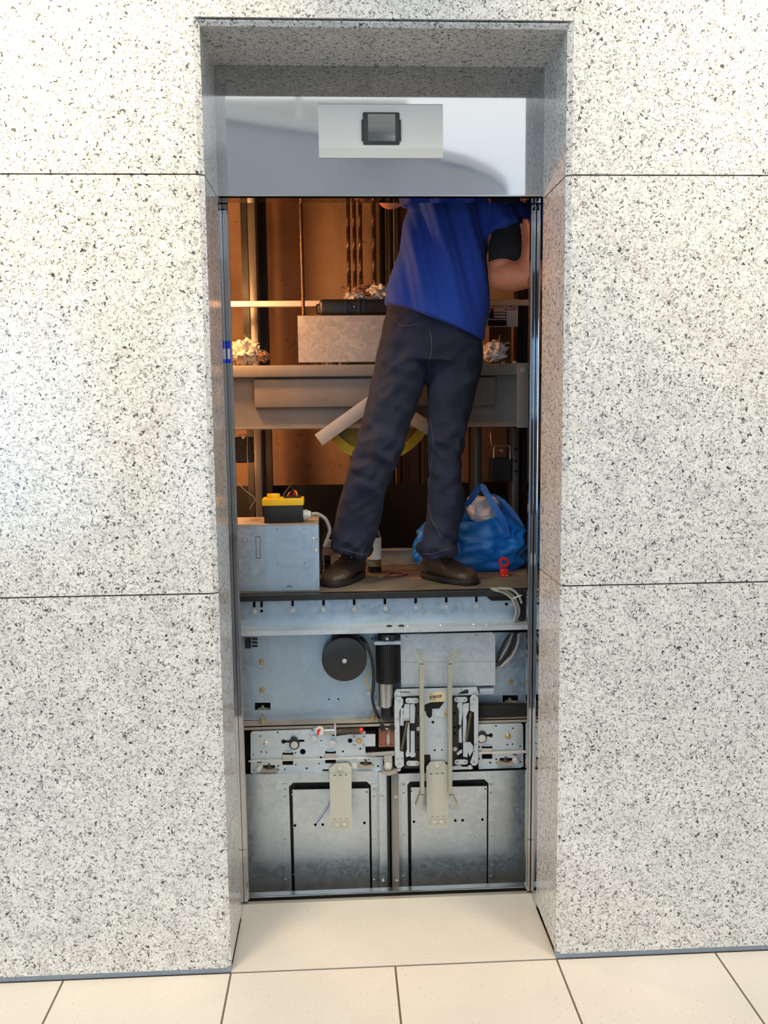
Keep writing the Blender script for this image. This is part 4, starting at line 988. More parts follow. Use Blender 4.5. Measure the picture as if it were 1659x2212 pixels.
# hoist ropes near the rear wall
for i, (px, lab) in enumerate(((753, 'leftmost thin dark rope behind the tool case'), (766, 'second thin dark rope behind the tool case'), (779, 'third thin dark rope behind the tool case'), (808, 'lone dark rope between the three ropes and the pipes'))):
    x = at(px, 540, 1.56).x
    m = MB()
    for k in range(4): m.helix((x, 1.56, -1.5), (x, 1.56, 3.5), .0042, .0045, 60, 5, 6, k*PI/2)
    solo('hoist_rope', m, ROPE, lab, 'rope', None, 60)
for i, (px, r, lab) in enumerate(((826, .013, 'leftmost dark pipe of the bundle behind the worker'), (842, .015, 'second dark pipe of the bundle behind the worker'), (859, .013, 'third dark pipe of the bundle behind the worker'), (903, .012, 'narrow dark pipe seen between the legs'), (922, .012, 'dark pipe right of the narrow one between the legs'))):
    x = at(px, 540 if px < 880 else 980, 1.62).x
    solo('conduit_pipe', MB().cyl((x, 1.62, -1.5), (x, 1.62, 3.5), r, n=18), DARKM, lab, 'pipe', None, 40)
# guide rails and posts
def post(name, label, px0, px1, y0, y1, mat, pyr=600, z0=-1.5, z1=3.5, cat='guide rail', holes=()):
    x0, x1 = at(px0, pyr, y0).x, at(px1, pyr, y0).x
    t = thing(name, label, cat, ((x0+x1)/2, y0, z0))
    part('rail_blade', MB().box(x0, x1, y0, y1, z0, z1, .002), mat, t)
    part('rail_foot', MB().box((x0+x1)/2-.02, (x0+x1)/2+.02, y1, y1+.012, z0, z1), DARKM, t, 0)
    for py in holes:
        q = at((px0+px1)/2, py, y0); part('hole', MB().cyl((q.x, y0-.0004, q.z), (q.x, y0+.002, q.z), .006, n=14), RUBBER, t)
    return t
post('guide_rail', 'pale upright guide rail at left catching the lamp light', 537, 553, 1.18, 1.30, RAILG, 560)
solo('channel_post', MB().box(at(520, 560, 1.30).x, at(534, 560, 1.30).x, 1.33, 1.39, -1.5, 3.5), DARKM, 'dark upright channel left of the pale guide rail', 'post', None, 0)
solo('channel_post', MB().box(at(556, 560, 1.36).x, at(574, 560, 1.36).x, 1.40, 1.46, -1.5, 3.5), DARKM, 'dark upright channel right of the pale guide rail', 'post', None, 0)
post('guide_rail', 'grey upright guide rail right of the standing leg', 1026, 1041, 1.18, 1.30, RAILG, 1000)
post('perforated_post', 'greenish perforated upright post beside the right door frame', 1107, 1121, 1.05, 1.12, RAILG, 1000, -1.5, 1.48, 'post', (971, 995, 1018))
solo('channel_post', MB().box(at(1130, 700, 1.2).x, at(1141, 700, 1.2).x, 1.2, 1.3, -1.5, 3.5).box(at(1118, 700, 1.24).x, at(1127, 700, 1.24).x, 1.24, 1.32, -1.5, 3.5), DARKM, 'dark ribbed upright channel behind the right door frame', 'post', None, 0)
solo('shade_sheet', MB().box(-1.1, 1.1, 1.50, 1.505, -1.5, at(650, 1048, 1.5).z), M('shade_sheet', '20221f', .8), 'dark sheet added as shade across the lower rear of the shaft', 'screen', None, 0)  # added sheet: its dark colour is the shade on the lower rear wall
# guide shoes under the crosshead ends
def shoe_bracket(label, pts, box_):
    q = at(*pts[0], 1.0)
    t = thing('guide_shoe_hanger', label, 'bracket', (q.x, 1.0, q.z))
    part('wire_bow', MB().tube(smooth([at(*p, 1.0) for p in pts], 3), .0022, 6), BOLT, t, 60)
    part('shoe_block', MB().pbox(*box_, 1.02, 1.10, .004), DARKM, t, 0)
    c_ = at((pts[0][0]+pts[-1][0])/2, pts[1][1]+6, .99); part('shoe_bolt', MB().cyl((c_.x, 1.02, c_.z), (c_.x, .995, c_.z), .006, n=12), BOLT, t)
shoe_bracket('guide shoe with bright bent wire bow under right end of the crosshead', [(1067, 990), (1067, 968), (1071, 964), (1096, 963), (1101, 967), (1102, 992)], (1062, 990, 1106, 1040))
shoe_bracket('guide shoe with bright bent wire bow under left end of the crosshead', [(514, 940), (528, 939), (534, 944), (534, 980), (536, 1000)], (508, 944, 545, 1000))
solo('bent_bracket', MB().tube(smooth([at(*p, 1.0) for p in ((1060, 932), (1061, 955), (1064, 962), (1078, 963))], 3), .002, 6), BOLT, 'short bent wire under the crosshead above the right guide shoe', 'wire', None, 60)
# warning sign
Y = 1.02
a, b = at(1062, 680, Y), at(1119, 680, Y)
ws = thing('warning_sign', 'white warning sign with triangle and black pictogram at right behind the arm', 'sign', ((a.x+b.x)/2, Y, at(1090, 706, Y).z))
part('sign_plate', MB().box(a.x-.02, b.x, Y, Y+.002, at(1090, 706, Y).z, at(1090, 646, Y).z), PAPER, ws, 0)
S3 = lambda u, v: (800+u/4.1475, 420+v/4.1475)
m = MB().pplate([S3(1198, 1038), S3(1256, 950), S3(1302, 1036)], [[S3(1210, 1031), S3(1256, 964), S3(1291, 1030)]], Y-.0012, Y-.0002)
part('triangle', m, RED, ws, 0, 'thin red triangle outline')
part('bolt_symbol', MB().pplate([S3(1252, 985), S3(1264, 980), S3(1260, 1002), S3(1266, 1000), S3(1252, 1028), S3(1254, 1006), S3(1247, 1008)], [], Y-.0012, Y-.0002), INK, ws, 0)
m = MB().pplate(rectp(*S3(1056, 1125), *S3(1222, 1178)), [], Y-.0012, Y-.0002).pplate(rectp(*S3(1060, 1052), *S3(1218, 1112)), [rectp(*S3(1066, 1058), *S3(1212, 1106))], Y-.0012, Y-.0002)
m.pplate(rectp(*S3(1060, 1078), *S3(1218, 1084)), [], Y-.0016, Y-.0012).pplate([S3(1066, 1112), S3(1074, 1040), S3(1098, 1036), S3(1108, 1112)], [], Y-.0016, Y-.0012)
part('pictogram', m, INK, ws, 0, 'black railing and figure pictogram')
part('red_mark', MB().pplate([S3(1062, 1030), S3(1092, 1015), S3(1116, 1030), S3(1090, 1040)], [], Y-.0014, Y-.0004), RED, ws, 0)
solo('mount_board', MB().box(at(1058, 780, 1.3).x, at(1104, 780, 1.3).x, 1.3, 1.315, at(1080, 790, 1.3).z, at(1080, 706, 1.3).z), M('plywood', 'b08a58', .7, 0, .15, 10), 'plain wooden board behind the crumpled plastic bag', 'board', None, 0)

# ------------------------------------------------------------------ things on the car roof
# steel junction box
Yj = .503
x0, x1 = at(515, 1200, Yj).x-.05, at(688, 1200, Yj).x
zj = at(600, 1133.5, Yj).z
jb = thing('junction_box', 'grey sheet steel box with slot outline and screws on left of the car roof', 'junction box', ((x0+x1)/2, Yj, ZR))
yb_ = onz(600, 1116, zj).y
part('box_front', MB().pplate([(512, 1133), (688, 1133), (690, 1274.5), (512, 1277.5)], [circ(599, 1143.5, 1.3, 8), circ(656.5, 1142.5, 1.3, 8), circ(600.5, 1218.5, 1.3, 8), circ(658, 1217, 1.3, 8)], Yj, Yj+.0015), ZINC, jb, 0)
part('box_body', MB().box(x0, x1, Yj+.004, yb_, ZR+.001, zj, .0015).box(x0, x1, Yj-.0005, Yj+.004, zj-.003, zj), DUSTY, jb, 0, 'dusty top and sides')
S6 = lambda u, v: (480+u/4.608, 1020+v/4.608)
part('slot_outline', MB().pplate([S6(332, 640), S6(378, 640), S6(381, 858), S6(338, 858)], [[S6(337, 645), S6(374, 645), S6(377, 853), S6(342, 853)]], Yj-.0008, Yj-.0001), INK, jb, 0, 'black outlined rectangle')
for u, v in ((910, 667), (937, 788), (222, 680)): domebolt(jb, *S6(u, v), Yj-.0002, .0058 if u > 300 else .003, 'box_screw')
part('tag_slot', MB().pplate(rectp(*S6(938, 658), *S6(944, 674)), [], Yj-.0008, Yj-.0001), INK, jb, 0)
part('wire_nick', MB().tube(smooth([at(*S6(u, v), Yj-.001) for u, v in ((646, 1143), (658, 1134), (676, 1133), (696, 1143))]), .0012, 5), INK, jb, 0)
part('side_slats', MB().box(x1, x1+.008, Yj+.15, Yj+.17, ZR+.03, ZR+.12), BLACK, jb, 0)
part('yellow_stain', MB().cyl((at(545, 1123, Yj+.05).x, onz(545, 1123, zj).y, zj), (at(545, 1123, Yj+.05).x, onz(545, 1123, zj).y, zj+.0008), .018, n=16), YELP, jb, 0, 'worn yellow round mark')
# yellow and black control box
yc0 = onz(610, 1130, zj).y
k0, k1 = at(570, 1110, yc0), at(654.5, 1110, yc0)
zc_, zl_ = at(610, 1091, yc0).z, at(610, 1077, yc0).z
cbx = thing('control_station', 'yellow topped black inspection control box on the steel junction box', 'control box', ((k0.x+k1.x)/2, yc0+.03, zj))
yd = yc0+.062
part('base', MB().box(k0.x, k1.x, yc0, yd, zj, zc_, .002), BLACK, cbx)
part('yellow_lid', MB().box(k0.x-.005, k1.x+.003, yc0-.004, yd+.004, zc_-.002, zl_, .003), YELLOW, cbx, 25, 'bright yellow lid')
qk = at(591, 1070, yc0+.03)
part('knob', MB().cyl((qk.x, yc0+.03, zl_), (qk.x, yc0+.03, zl_+.013), .0225, .021, n=32, bev=.002), YELLOW, cbx, 25, 'round yellow knob')
qs = at(631, 1072, yc0+.03)
part('switch_base', MB().box(qs.x-.027, qs.x+.03, yc0+.008, yc0+.05, zl_, zl_+.006, .002), BLACK, cbx)
def lever(a, b, r, nm, mat, lab=None): part(nm, MB().tube([at(*a, yc0+.02), at((a[0]+b[0])/2, (a[1]+b[1])/2-1, yc0+.02), at(*b, yc0+.02)], r, 8, (1, .6)), mat, cbx, 40, lab)
lever((612, 1071), (631, 1046), .005, 'guard_flap', BLACK); lever((622, 1071), (628, 1062), .005, 'red_button', RED, 'red switch'); lever((636, 1070), (637, 1058), .004, 'red_button', RED, 'red switch')
lever((632, 1072), (632, 1052), .004, 'toggle', BLACK); lever((642, 1070), (638, 1060), .005, 'yellow_switch', YELLOW, 'yellow switch')
part('cable_gland', MB().cyl(at(655, 1112, yc0+.03), at(665, 1111.5, yc0+.03), .0165, n=8).cyl(at(665, 1111.5, yc0+.03), at(672, 1111, yc0+.03), .014, .011, n=20), WHITE, cbx, 25, 'white cable gland')
gp = [(672, 1111), (684, 1110), (697, 1116), (706, 1126), (712, 1145), (708, 1160), (700, 1180)]
solo('control_cable', MB().tube(smooth([at(x, y, yc0+.03+.006*i) for i, (x, y) in enumerate(gp)]), .0062, 10), CABLE, 'grey cable arching from the white gland down behind the box', 'cable', None, 60)
solo('control_cable', MB().tube(smooth([at(x, y, .72) for x, y in ((702, 1132), (704, 1150), (697, 1170), (694, 1200), (697, 1230))]), .0038, 8), CABLEB, 'thin dark cable dropping beside the junction box', 'cable', None, 60)
solo('hanging_wire', MB().tube(smooth([at(x, y, .8) for x, y in ((512, 1042), (530, 1060), (551, 1077), (545, 1090), (540, 1100))]) , .0016, 6), CABLE, 'thin grey wire hanging behind the yellow control box at left', 'wire', None, 60)
ct = onz(704, 1200, ZR); 
pb = thing('connector_block', 'small dusty connector block on the roof between box and boot', 'connector', (at(708, 1190, .78).x, .78, ZR))
part('block', MB().pbox(698, 1168, 716, 1200, .78, .81, .002), DUSTY, pb, 0)
for k in range(3): part('terminal', MB().pbox(700+k*5.5, 1172, 704+k*5.5, 1182, .774, .78), BOLT, pb, 0)
part('stand', MB().pbox(700, 1200, 714, 1216, .78, .81).box(at(700, 1200, .78).x, at(714, 1200, .78).x, .78, .81, ZR, at(707, 1210, .78).z), BLACK, pb, 0)
# bottle
bp_ = onz(805, 1250, ZR); bx, by = bp_.x+.012, bp_.y+.115
bt = thing('glue_bottle', 'clear bottle with dark liquid at the bottom standing behind the boots', 'bottle', (bx, by, ZR))
def lathe(prof, n=32):
    return MB().loft([[(bx+r*math.cos(2*PI*k/n), by+r*math.sin(2*PI*k/n), z) for k in range(n)] for r, z in prof])
rb = 15*(by-CAM.y)/FPX
hz = lambda py: at(805, py, by).z
part('glass', lathe([(rb*.9, ZR+.001), (rb, ZR+.006), (rb, hz(1165)), (rb*.85, hz(1150)), (rb*.42, hz(1135)), (rb*.40, hz(1120))]), clear('bottle_plastic', 'd9d6bd', .12), bt, 40)
part('dark_liquid', lathe([(rb*.86, ZR+.004), (rb*.95, ZR+.008), (rb*.95, hz(1223))]), OIL, bt, 40, 'black liquid')
part('paper_label', MB().loft([[(bx+(rb+.0006)*math.cos(PI+PI*k/20), by+(rb+.0006)*math.sin(PI+PI*k/20), z) for k in range(21)]+[(bx+(rb+.0001)*math.cos(PI+PI*k/20), by+(rb+.0001)*math.sin(PI+PI*k/20), z) for k in range(20, -1, -1)] for z in (hz(1207), hz(1160))]), WHITE, bt, 0, 'grey white label')
part('cap', MB().cyl((bx, by, hz(1122)), (bx, by, hz(1108)), rb*.46, n=24), BLACK, bt)
# rusty hook wire
c = onz(850, 1243, ZR); 
solo('rusty_wire', MB().tube(smooth([Vector(v) for v in ((c.x-.025, c.y-.02, ZR+.005), (c.x-.01, c.y+.03, ZR+.005), (c.x+.03, c.y+.035, ZR+.005), (c.x+.045, c.y-.005, ZR+.005), (c.x+.01, c.y-.03, ZR+.005), (c.x-.02, c.y-.035, ZR+.006), (c.x-.035, c.y-.05, ZR+.006))]), .004, 8), RUST, 'rusty bent wire loop lying on the roof between the boots', 'wire', None, 60)
c = onz(900, 1250, ZR); solo('wood_chip', MB().box(c.x-.022, c.x+.016, c.y-.01, c.y+.006, ZR+.0002, ZR+.004), M('wood_chip', '9a6a48', .8), 'small flat wood chip beside the right boot', 'chip', None, 0)
# red key tag
c = onz(1090, 1246, ZR); yk = c.y
kt = thing('red_key', 'small red ring on a red square block in front of the blue bag', 'key', (c.x, yk, ZR))
zc = at(1089, 1215, yk); part('ring', MB().ring((zc.x, yk, zc.z), (zc.x, yk+.008, zc.z), .0185, .0105, 36), RED, kt)
part('block', MB().box(at(1082, 1236, yk).x, at(1098, 1236, yk).x, yk-.002, yk+.012, ZR+.0005, at(1090, 1229, yk).z, .002), RED, kt)
for k in range(2):
    q = at(1087+k*8, 1243, yk-.002); part('stud', MB().cyl((q.x, yk-.002, q.z), (q.x, yk-.003, q.z), .002, n=10), WHITE, kt)
part('side_tab', MB().box(at(1080, 1236, yk).x, at(1083, 1236, yk).x, yk, yk+.006, ZR+.001, at(1090, 1226, yk).z), RED, kt, 0)
# blue shopping bag
yB = .80
def brow(z, xl, xr, y0, y1, amp, n=110, dz=None):
    r = []
    cx, cy, hx, hy = (xl+xr)/2, (y0+y1)/2, (xr-xl)/2, (y1-y0)/2
    for k in range(n):
        a = 2*PI*k/n; ca, sa = math.cos(a), math.sin(a); e = .62
        x = cx+hx*math.copysign(abs(ca)**e, ca); y = cy+hy*math.copysign(abs(sa)**e, sa)
        nn = noise.fractal(Vector((x*9, y*9, z*13)), .7, 2.1, 4); n3 = abs(noise.noise(Vector((x*17+z*11, y*8, z*6))))
        s_ = amp*(nn*.8-n3*.9+.25)
        r.append(Vector((x+ca*s_, y+sa*s_, z+(dz(x, y) if dz else 0))))
    return r
X = lambda px, py: at(px, py, .72).x
fz = lambda py: at(1010, py, .66).z
yb0 = onz(1010, 1240, ZR).y+.04
rows = []
prof = [(1240, 912, 1120, .0), (1228, 901, 1126, .004), (1200, 895, 1134, .012), (1175, 898, 1134, .016), (1150, 908, 1124, .014), (1130, 925, 1108, .012)]
for py, l, r_, am in prof:
    z = ZR+.001 if py == 1240 else at(1010, py, yb0-.04).z
    k = (1240-py)/110
    rows.append(brow(z, at(l, py, yb0+.08).x, at(r_, py, yb0+.08).x, yb0-.012*math.sin(k*PI), yb0+.165-.02*k, am, 110))
ztop = at(1010, 1128, yb0-.02).z
def rim(x, y):
    t = (x-at(925, 1130, .75).x)/(at(1100, 1130, .75).x-at(925, 1130, .75).x)
    return .004+ .012*math.cos(t*2*PI) + (.05 if y > yb0+.1 else 0)
rows.append(brow(ztop, at(940, 1128, yb0+.06).x, at(1096, 1128, yb0+.06).x, yb0+.006, yb0+.16,   .004, 110, rim))
rows.append(brow(ztop-.085, at(948, 1128, yb0+.06).x, at(1088, 1128, yb0+.06).x, yb0+.014, yb0+.15,   .004, 110, rim))
bg_ = thing('shopping_bag', 'big blue woven carrier bag stuffed with white paper behind the right boot', 'bag', (at(1015, 1240, yb0).x, yb0+.1, ZR))
P_ = []
for q in range(len(rows)-2):
    for st in range(8 if q < 6 else 1):
        t = st/8; P_.append([a_.lerp(b_, t) for a_, b_ in zip(rows[q], rows[q+1])])
P_ += [rows[-2], rows[-1]]
def crumple(p, c):
    d = Vector((p.x-c.x, p.y-c.y, 0)).normalized()
    r_ = 1-abs(noise.noise(Vector((p.x*11+p.z*6, p.y*10, p.z*15))))*2
    r2 = 1-abs(noise.noise(Vector((p.x*24-p.z*15, p.y*22+5, p.z*26+9))))*2
    k = min(1, max(0, (p.z-ZR)/.02))*min(1, max(0, (ztop-.004-p.z)/.03))
    return p+d*k*(.020*max(r_, -.2)+.009*r2-.014)
cB = Vector((at(1015, 1200, yb0+.1).x, yb0+.1, 0))
P_ = [[crumple(p, cB) for p in r_] if i_ < len(P_)-2 else r_ for i_, r_ in enumerate(P_)]
part('bag_body', MB().loft(P_, True, True), BAG, bg_, 70)
def hstrap(nm, pts, yy, w):
    P = smooth([at(px, py, yy+dy) for px, py, dy in pts], 5); m = MB(); rows_ = []
    for i, p in enumerate(P):
        t = (P[min(i+1, len(P)-1)]-P[max(i-1, 0)]).normalized(); n_ = Vector((-t.z, 0, t.x)); o = Vector((0, .0012, 0))
        rows_.append([p-n_*w/2-o, p+n_*w/2-o, p+n_*w/2+o, p-n_*w/2+o])
    m.loft(rows_); part(nm, m, BAGH, bg_, 30)
hstrap('bag_handle', [(1096, 1160, -.012), (1088, 1128, -.010), (1070, 1098, 0), (1052, 1068, .02), (1041, 1050, .03), (1033, 1056, .045), (1018, 1078, .06), (1006, 1094, .08)], yb0, .024)
hstrap('bag_handle', [(1132, 1150, .06), (1112, 1115, .08), (1082, 1082, .10), (1060, 1072, .12), (1040, 1085, .13)], yb0, .022)
part('side_gusset', MB().hexa([at(1086, 1132, yb0+.02), at(1122, 1140, yb0+.05), at(1118, 1150, yb0+.15), at(1090, 1140, yb0+.16), at(1080, 1082, yb0+.09), at(1084, 1084, yb0+.10), at(1084, 1086, yb0+.14), at(1080, 1086, yb0+.13)]), BAG, bg_, 0)
pm = MB(); c = at(1042, 1110, yb0+.092)
b_ = bmesh.new(); bmesh.ops.create_icosphere(b_, subdivisions=4, radius=1)
for v in b_.verts:
    d = v.co.normalized(); p = Vector((math.copysign(abs(d.x)**.6, d.x)*.060, math.copysign(abs(d.y)**.6, d.y)*.036, math.copysign(abs(d.z)**.5, d.z)*.050))
    k_ = noise.cell_vector(p*26)*.010 + noise.noise_vector(p*22)*.012
    v.co = c+Vector((p.x, p.y, p.z+.2*p.x*-1+.010))+k_
pm._merge(b_)
solo('paper_bundle', pm, PAPER, 'crumpled white paper sticking out of the blue bag', 'paper', None, 0)

wr_o = bpy.data.objects['wall_right']
for px, py, rx, rz in ((1574, 1011, .0062, .0042), (1643, 925, .0042, .0045), (1607, 1125, .003, .003)):
    q = at(px, py, 0); part('dark_fleck', MB().loft([[Vector((q.x+rx*math.cos(2*PI*k/14)+.002*math.sin(2*PI*k/14), -y_, q.z-rz*math.sin(2*PI*k/14)-.0025*math.cos(2*PI*k/14))) for k in range(14)] for y_ in (.0, .0004)]), INK, wr_o, 0)
# ------------------------------------------------------------------ the worker
def evalmesh(o):
    dg = bpy.context.evaluated_depsgraph_get(); dg.update()
    return bpy.data.meshes.new_from_object(o.evaluated_get(dg))
def fused(name, mb, mat, parent, voxel=.007, it=6, fn=None, label=None):
    """overlapping lofts grown into one continuous surface, then creased by fn"""
    o = part(name, mb, mat, parent, 0, label)
    r = o.modifiers.new('r', 'REMESH'); r.mode = 'VOXEL'; r.voxel_size = voxel
    s = o.modifiers.new('s', 'SMOOTH'); s.factor = .5; s.iterations = it
    bpy.context.view_layer.update(); me = evalmesh(o); o.modifiers.clear(); old = o.data; o.data = me; bpy.data.meshes.remove(old); me.name = name
    if not me.materials: me.materials.append(mat)
    if fn:
        nr = [v.normal.copy() for v in me.vertices]
        for v, n_ in zip(me.vertices, nr): v.co = v.co+n_*fn(v.co)*(.35+.65*max(0, -n_.y))
    for p in me.polygons: p.use_smooth = True
    return o
def pring(l, r, Y, d, n=28, dy=0, e=2.3):
    """ring of a garment: photo spots of its left and right outline at depth Y, half thickness d"""
    A, B = at(*l, Y), at(*r, Y); c, h = (A+B)/2, (B-A)/2; out = []
    for k in range(n):
        a = 2*PI*k/n; ca, sa = math.cos(a), math.sin(a)
        ca, sa = math.copysign(abs(ca)**(2/e), ca), math.copysign(abs(sa)**(2/e), sa)
        out.append(c+h*ca+Vector((0, sa*d+dy, 0)))
    return out
def limb(pts, n=16):
    rows = []
    for i, (p, r) in enumerate(pts):
        p = Vector(p); t = (Vector(pts[min(i+1, len(pts)-1)][0])-Vector(pts[max(i-1, 0)][0])).normalized()
        a = t.cross(Vector((0, 1, 0))); a = a if a.length > .1 else t.cross(Vector((1, 0, 0))); a.normalize(); b = t.cross(a)
        ra, rb = r if isinstance(r, tuple) else (r, r)
        rows.append([p+a*ra*math.cos(2*PI*k/n)+b*rb*math.sin(2*PI*k/n) for k in range(n)])
    return rows
YP = .64
pz = onz(850, 1255, ZR)
W_ = thing('person', 'worker in blue T-shirt and navy jeans standing astride on the lift car roof', 'person', (pz.x, .62, ZR))

# jeans
PEL = [((836, 652), (1046, 660), .115), ((829, 690), (1044, 715), .122), ((822, 730), (1042, 755), .128), ((812, 775), (1038, 790), .126)]
LEGL = [((820, 735), (930, 745), .11, YP), ((808, 790), (925, 800), .108, YP), ((796, 850), (910, 850), .100, YP-.01), ((783, 905), (891, 905), .094, YP-.02), ((771, 955), (872, 955), .089, YP-.025), ((757, 1000), (856, 1000), .086, YP-.03), ((742, 1045), (840, 1045), .084, YP-.03), ((731, 1090), (829, 1090), .083, YP-.015), ((725, 1130), (820, 1130), .083, YP+.0), ((714, 1162), (806, 1165), .085, YP+.01), ((716, 1178), (800, 1200), .078, YP+.01)]
LEGR = [((922, 735), (1044, 745), .11, YP), ((922, 790), (1039, 800), .108, YP), ((924, 850), (1027, 850), .100, YP-.01), ((925, 905), (1013, 905), .094, YP-.02), ((926, 955), (998, 955), .088, YP-.03), ((927, 990), (992, 990), .084, YP-.035), ((926, 1030), (993, 1025), .086, YP-.03), ((924, 1065), (1001, 1065), .088, YP-.03), ((922, 1100), (1004, 1100), .085, YP-.03), ((917, 1140), (992, 1140), .072, YP-.035), ((914, 1165), (984, 1168), .074, YP-.035), ((904, 1185), (988, 1180), .076, YP-.03), ((911, 1203), (980, 1192), .070, YP-.03)]
def jeans_mesh(grow=0):
    m = MB()
    m.loft([pring((l[0]-grow, l[1]), (r[0]+grow, r[1]), YP, d) for l, r, d in PEL])
    for LG in (LEGL, LEGR): m.loft([pring(l, r, Y, d) for l, r, d, Y in LG])
    return m
def jeans_fn(p):
    x = noise.noise(Vector((p.x*9, p.y*9, p.z*16)))*.006
    z = p.z-ZR
    knee = math.exp(-((z-.44)/.09)**2); ank = math.exp(-((z-.10)/.07)**2); hip = math.exp(-((z-.80)/.06)**2)
    w_ = math.sin(p.z*95+noise.noise(Vector((p.x*7, p.y*7, p.z*6)))*5+p.x*18)
    r1 = 1-2*abs(noise.noise(Vector((p.x*10+p.z*7, p.y*9, p.z*11))))
    r2 = 1-2*abs(noise.noise(Vector((p.x*16-p.z*14, p.y*15+3, p.z*13))))
    return x+w_*(.003*knee+.011*ank+.002*hip)+(.010+.010*knee+.014*ank)*max(r1, -.1)+(.005+.010*ank+.007*knee)*r2-.010
jn = fused('jeans', jeans_mesh(), DENIM, W_, .0065, 5, jeans_fn, 'faded navy jeans')
def fly():
    m = MB(); P = [at(x, y, YP-.135) for x, y in ((929, 700), (931, 730), (930, 760), (925, 790))]
    return P
# hems, belt loop, waistband
# T-shirt
SH = [((829, 655), (1044, 741), .140), ((833, 640), (1046, 715), .141), ((841, 610), (1053, 680), .140), ((850, 575), (1055, 640), .138), ((860, 540), (1052, 590), .135), ((868, 505), (1054, 545), .132), ((876, 470), (1062, 500), .130), ((884, 435), (1080, 455), .126), ((890, 400), (1100, 415), .118), ((900, 365), (1112, 375), .098), ((945, 335), (1075, 340), .070), ((975, 322), (1050, 324), .055)]
def shirt():
    m = MB(); m.loft([pring(l, r, YP-.005, d, 36) for l, r, d in SH])
    s0, s1 = at(1085, 395, YP), at(1098, 512, YP-.075)
    m.loft(limb([(s0, .075), ((s0+s1)/2, .080), (s1, (.078, .092))]))
    a0, a1 = at(918, 385, YP), at(880, 405, YP-.10)
    m.loft(limb([(a0, .075), (a1, .066)]))
    return m
def shirt_fn(p):
    z = p.z-ZR
    # folds falling from the raised shoulder
    u = p.x*1.0+(.0)*z
    f = math.sin((p.x-.02)*62+(p.z-1.9)*13+noise.noise(Vector((p.x*3, p.y*3, p.z*2)))*2.6)
    f = 1-2*abs(f) if False else f*abs(f)
    amt = .013*min(1, max(0, (z-.80)/.25))
    return f*amt+noise.noise(Vector((p.x*8, p.y*8, p.z*3.2)))*.008
ts = fused('t_shirt', shirt(), SHIRT, W_, .0065, 8, shirt_fn, 'plain blue T-shirt')
# undershirt sleeve
s1, s2 = at(1106, 490, YP-.065), at(1092, 592, YP-.115)
us = fused('inner_sleeve', MB().loft(limb([(s1, (.066, .078)), ((s1+s2)/2, (.068, .075)), (s2+Vector((.004, 0, .022)), (.058, .055))])), DARKCLOTH, W_, .006, 6, lambda p: noise.noise(p*22)*.006, 'black sleeve under the T-shirt')

# body: one continuous surface (skin) from the ankles to the head
b = MB()
b.loft([pring((l[0]+14, l[1]), (r[0]-14, r[1]), YP, d-.05) for l, r, d in PEL[:3]])
for LG in (LEGL, LEGR): b.loft([pring((l[0]+12, l[1]), (r[0]-12, r[1]), Y, d*.6) for l, r, d, Y in LG])
b.loft([pring((l[0]+16, l[1]), (r[0]-16, r[1]), YP, d-.035, 36) for l, r, d in SH])
neck0, hd_ = at(1014, 332, YP-.01), at(1022, 255, YP-.04)
b.loft(limb([(neck0+Vector((0, 0, -.05)), .062), (neck0, .058), (neck0+(hd_-neck0)*.5, .056)]))
rows = []
for t, wx, wy, oy in ((-.125, .030, .030, -.02), (-.112, .052, .055, -.03), (-.085, .062, .078, -.018), (-.05, .069, .088, -.008), (0, .074, .094, 0), (.04, .076, .097, .004), (.075, .070, .090, .008), (.10, .055, .070, .01), (.115, .030, .038, .01)):
    rows.append([hd_+Vector((wx*math.cos(2*PI*k/24), oy+wy*math.sin(2*PI*k/24), t)) for k in range(24)])
b.loft(rows)
b.loft([[hd_+Vector((x*s_, -.088-d, z)) for x, z in ((-.012, 0), (.012, 0), (.012, .0), (0, .01))] for d, s_, z in ((-.02, 1, 0), (.022, .8, 0))]) if False else None
b.ball(hd_+Vector((0, -.100, -.022)), .016, 2, (.8, 1.1, 1.5))                # nose
for sx in (-1, 1): b.ball(hd_+Vector((sx*.076, .006, -.012)), .026, 2, (.35, .7, 1.15))   # ears
b.ball(hd_+Vector((0, -.086, -.068)), .020, 2, (1.3, .5, .5))                 # lips
# arm at the door frame
el, wr_ = at(1085, 597, YP-.115), at(1152, 600, YP-.20)
sh0 = at(1088, 400, YP)
b.loft(limb([(sh0, .060), ((sh0+el)/2, .052), (el+Vector((.004, 0, .018)), .047)]))
b.ball(el, .046, 3)
b.loft(limb([(el, .045), (el+(wr_-el)*.35, .047), (el+(wr_-el)*.7, .038), (wr_, .030)]))
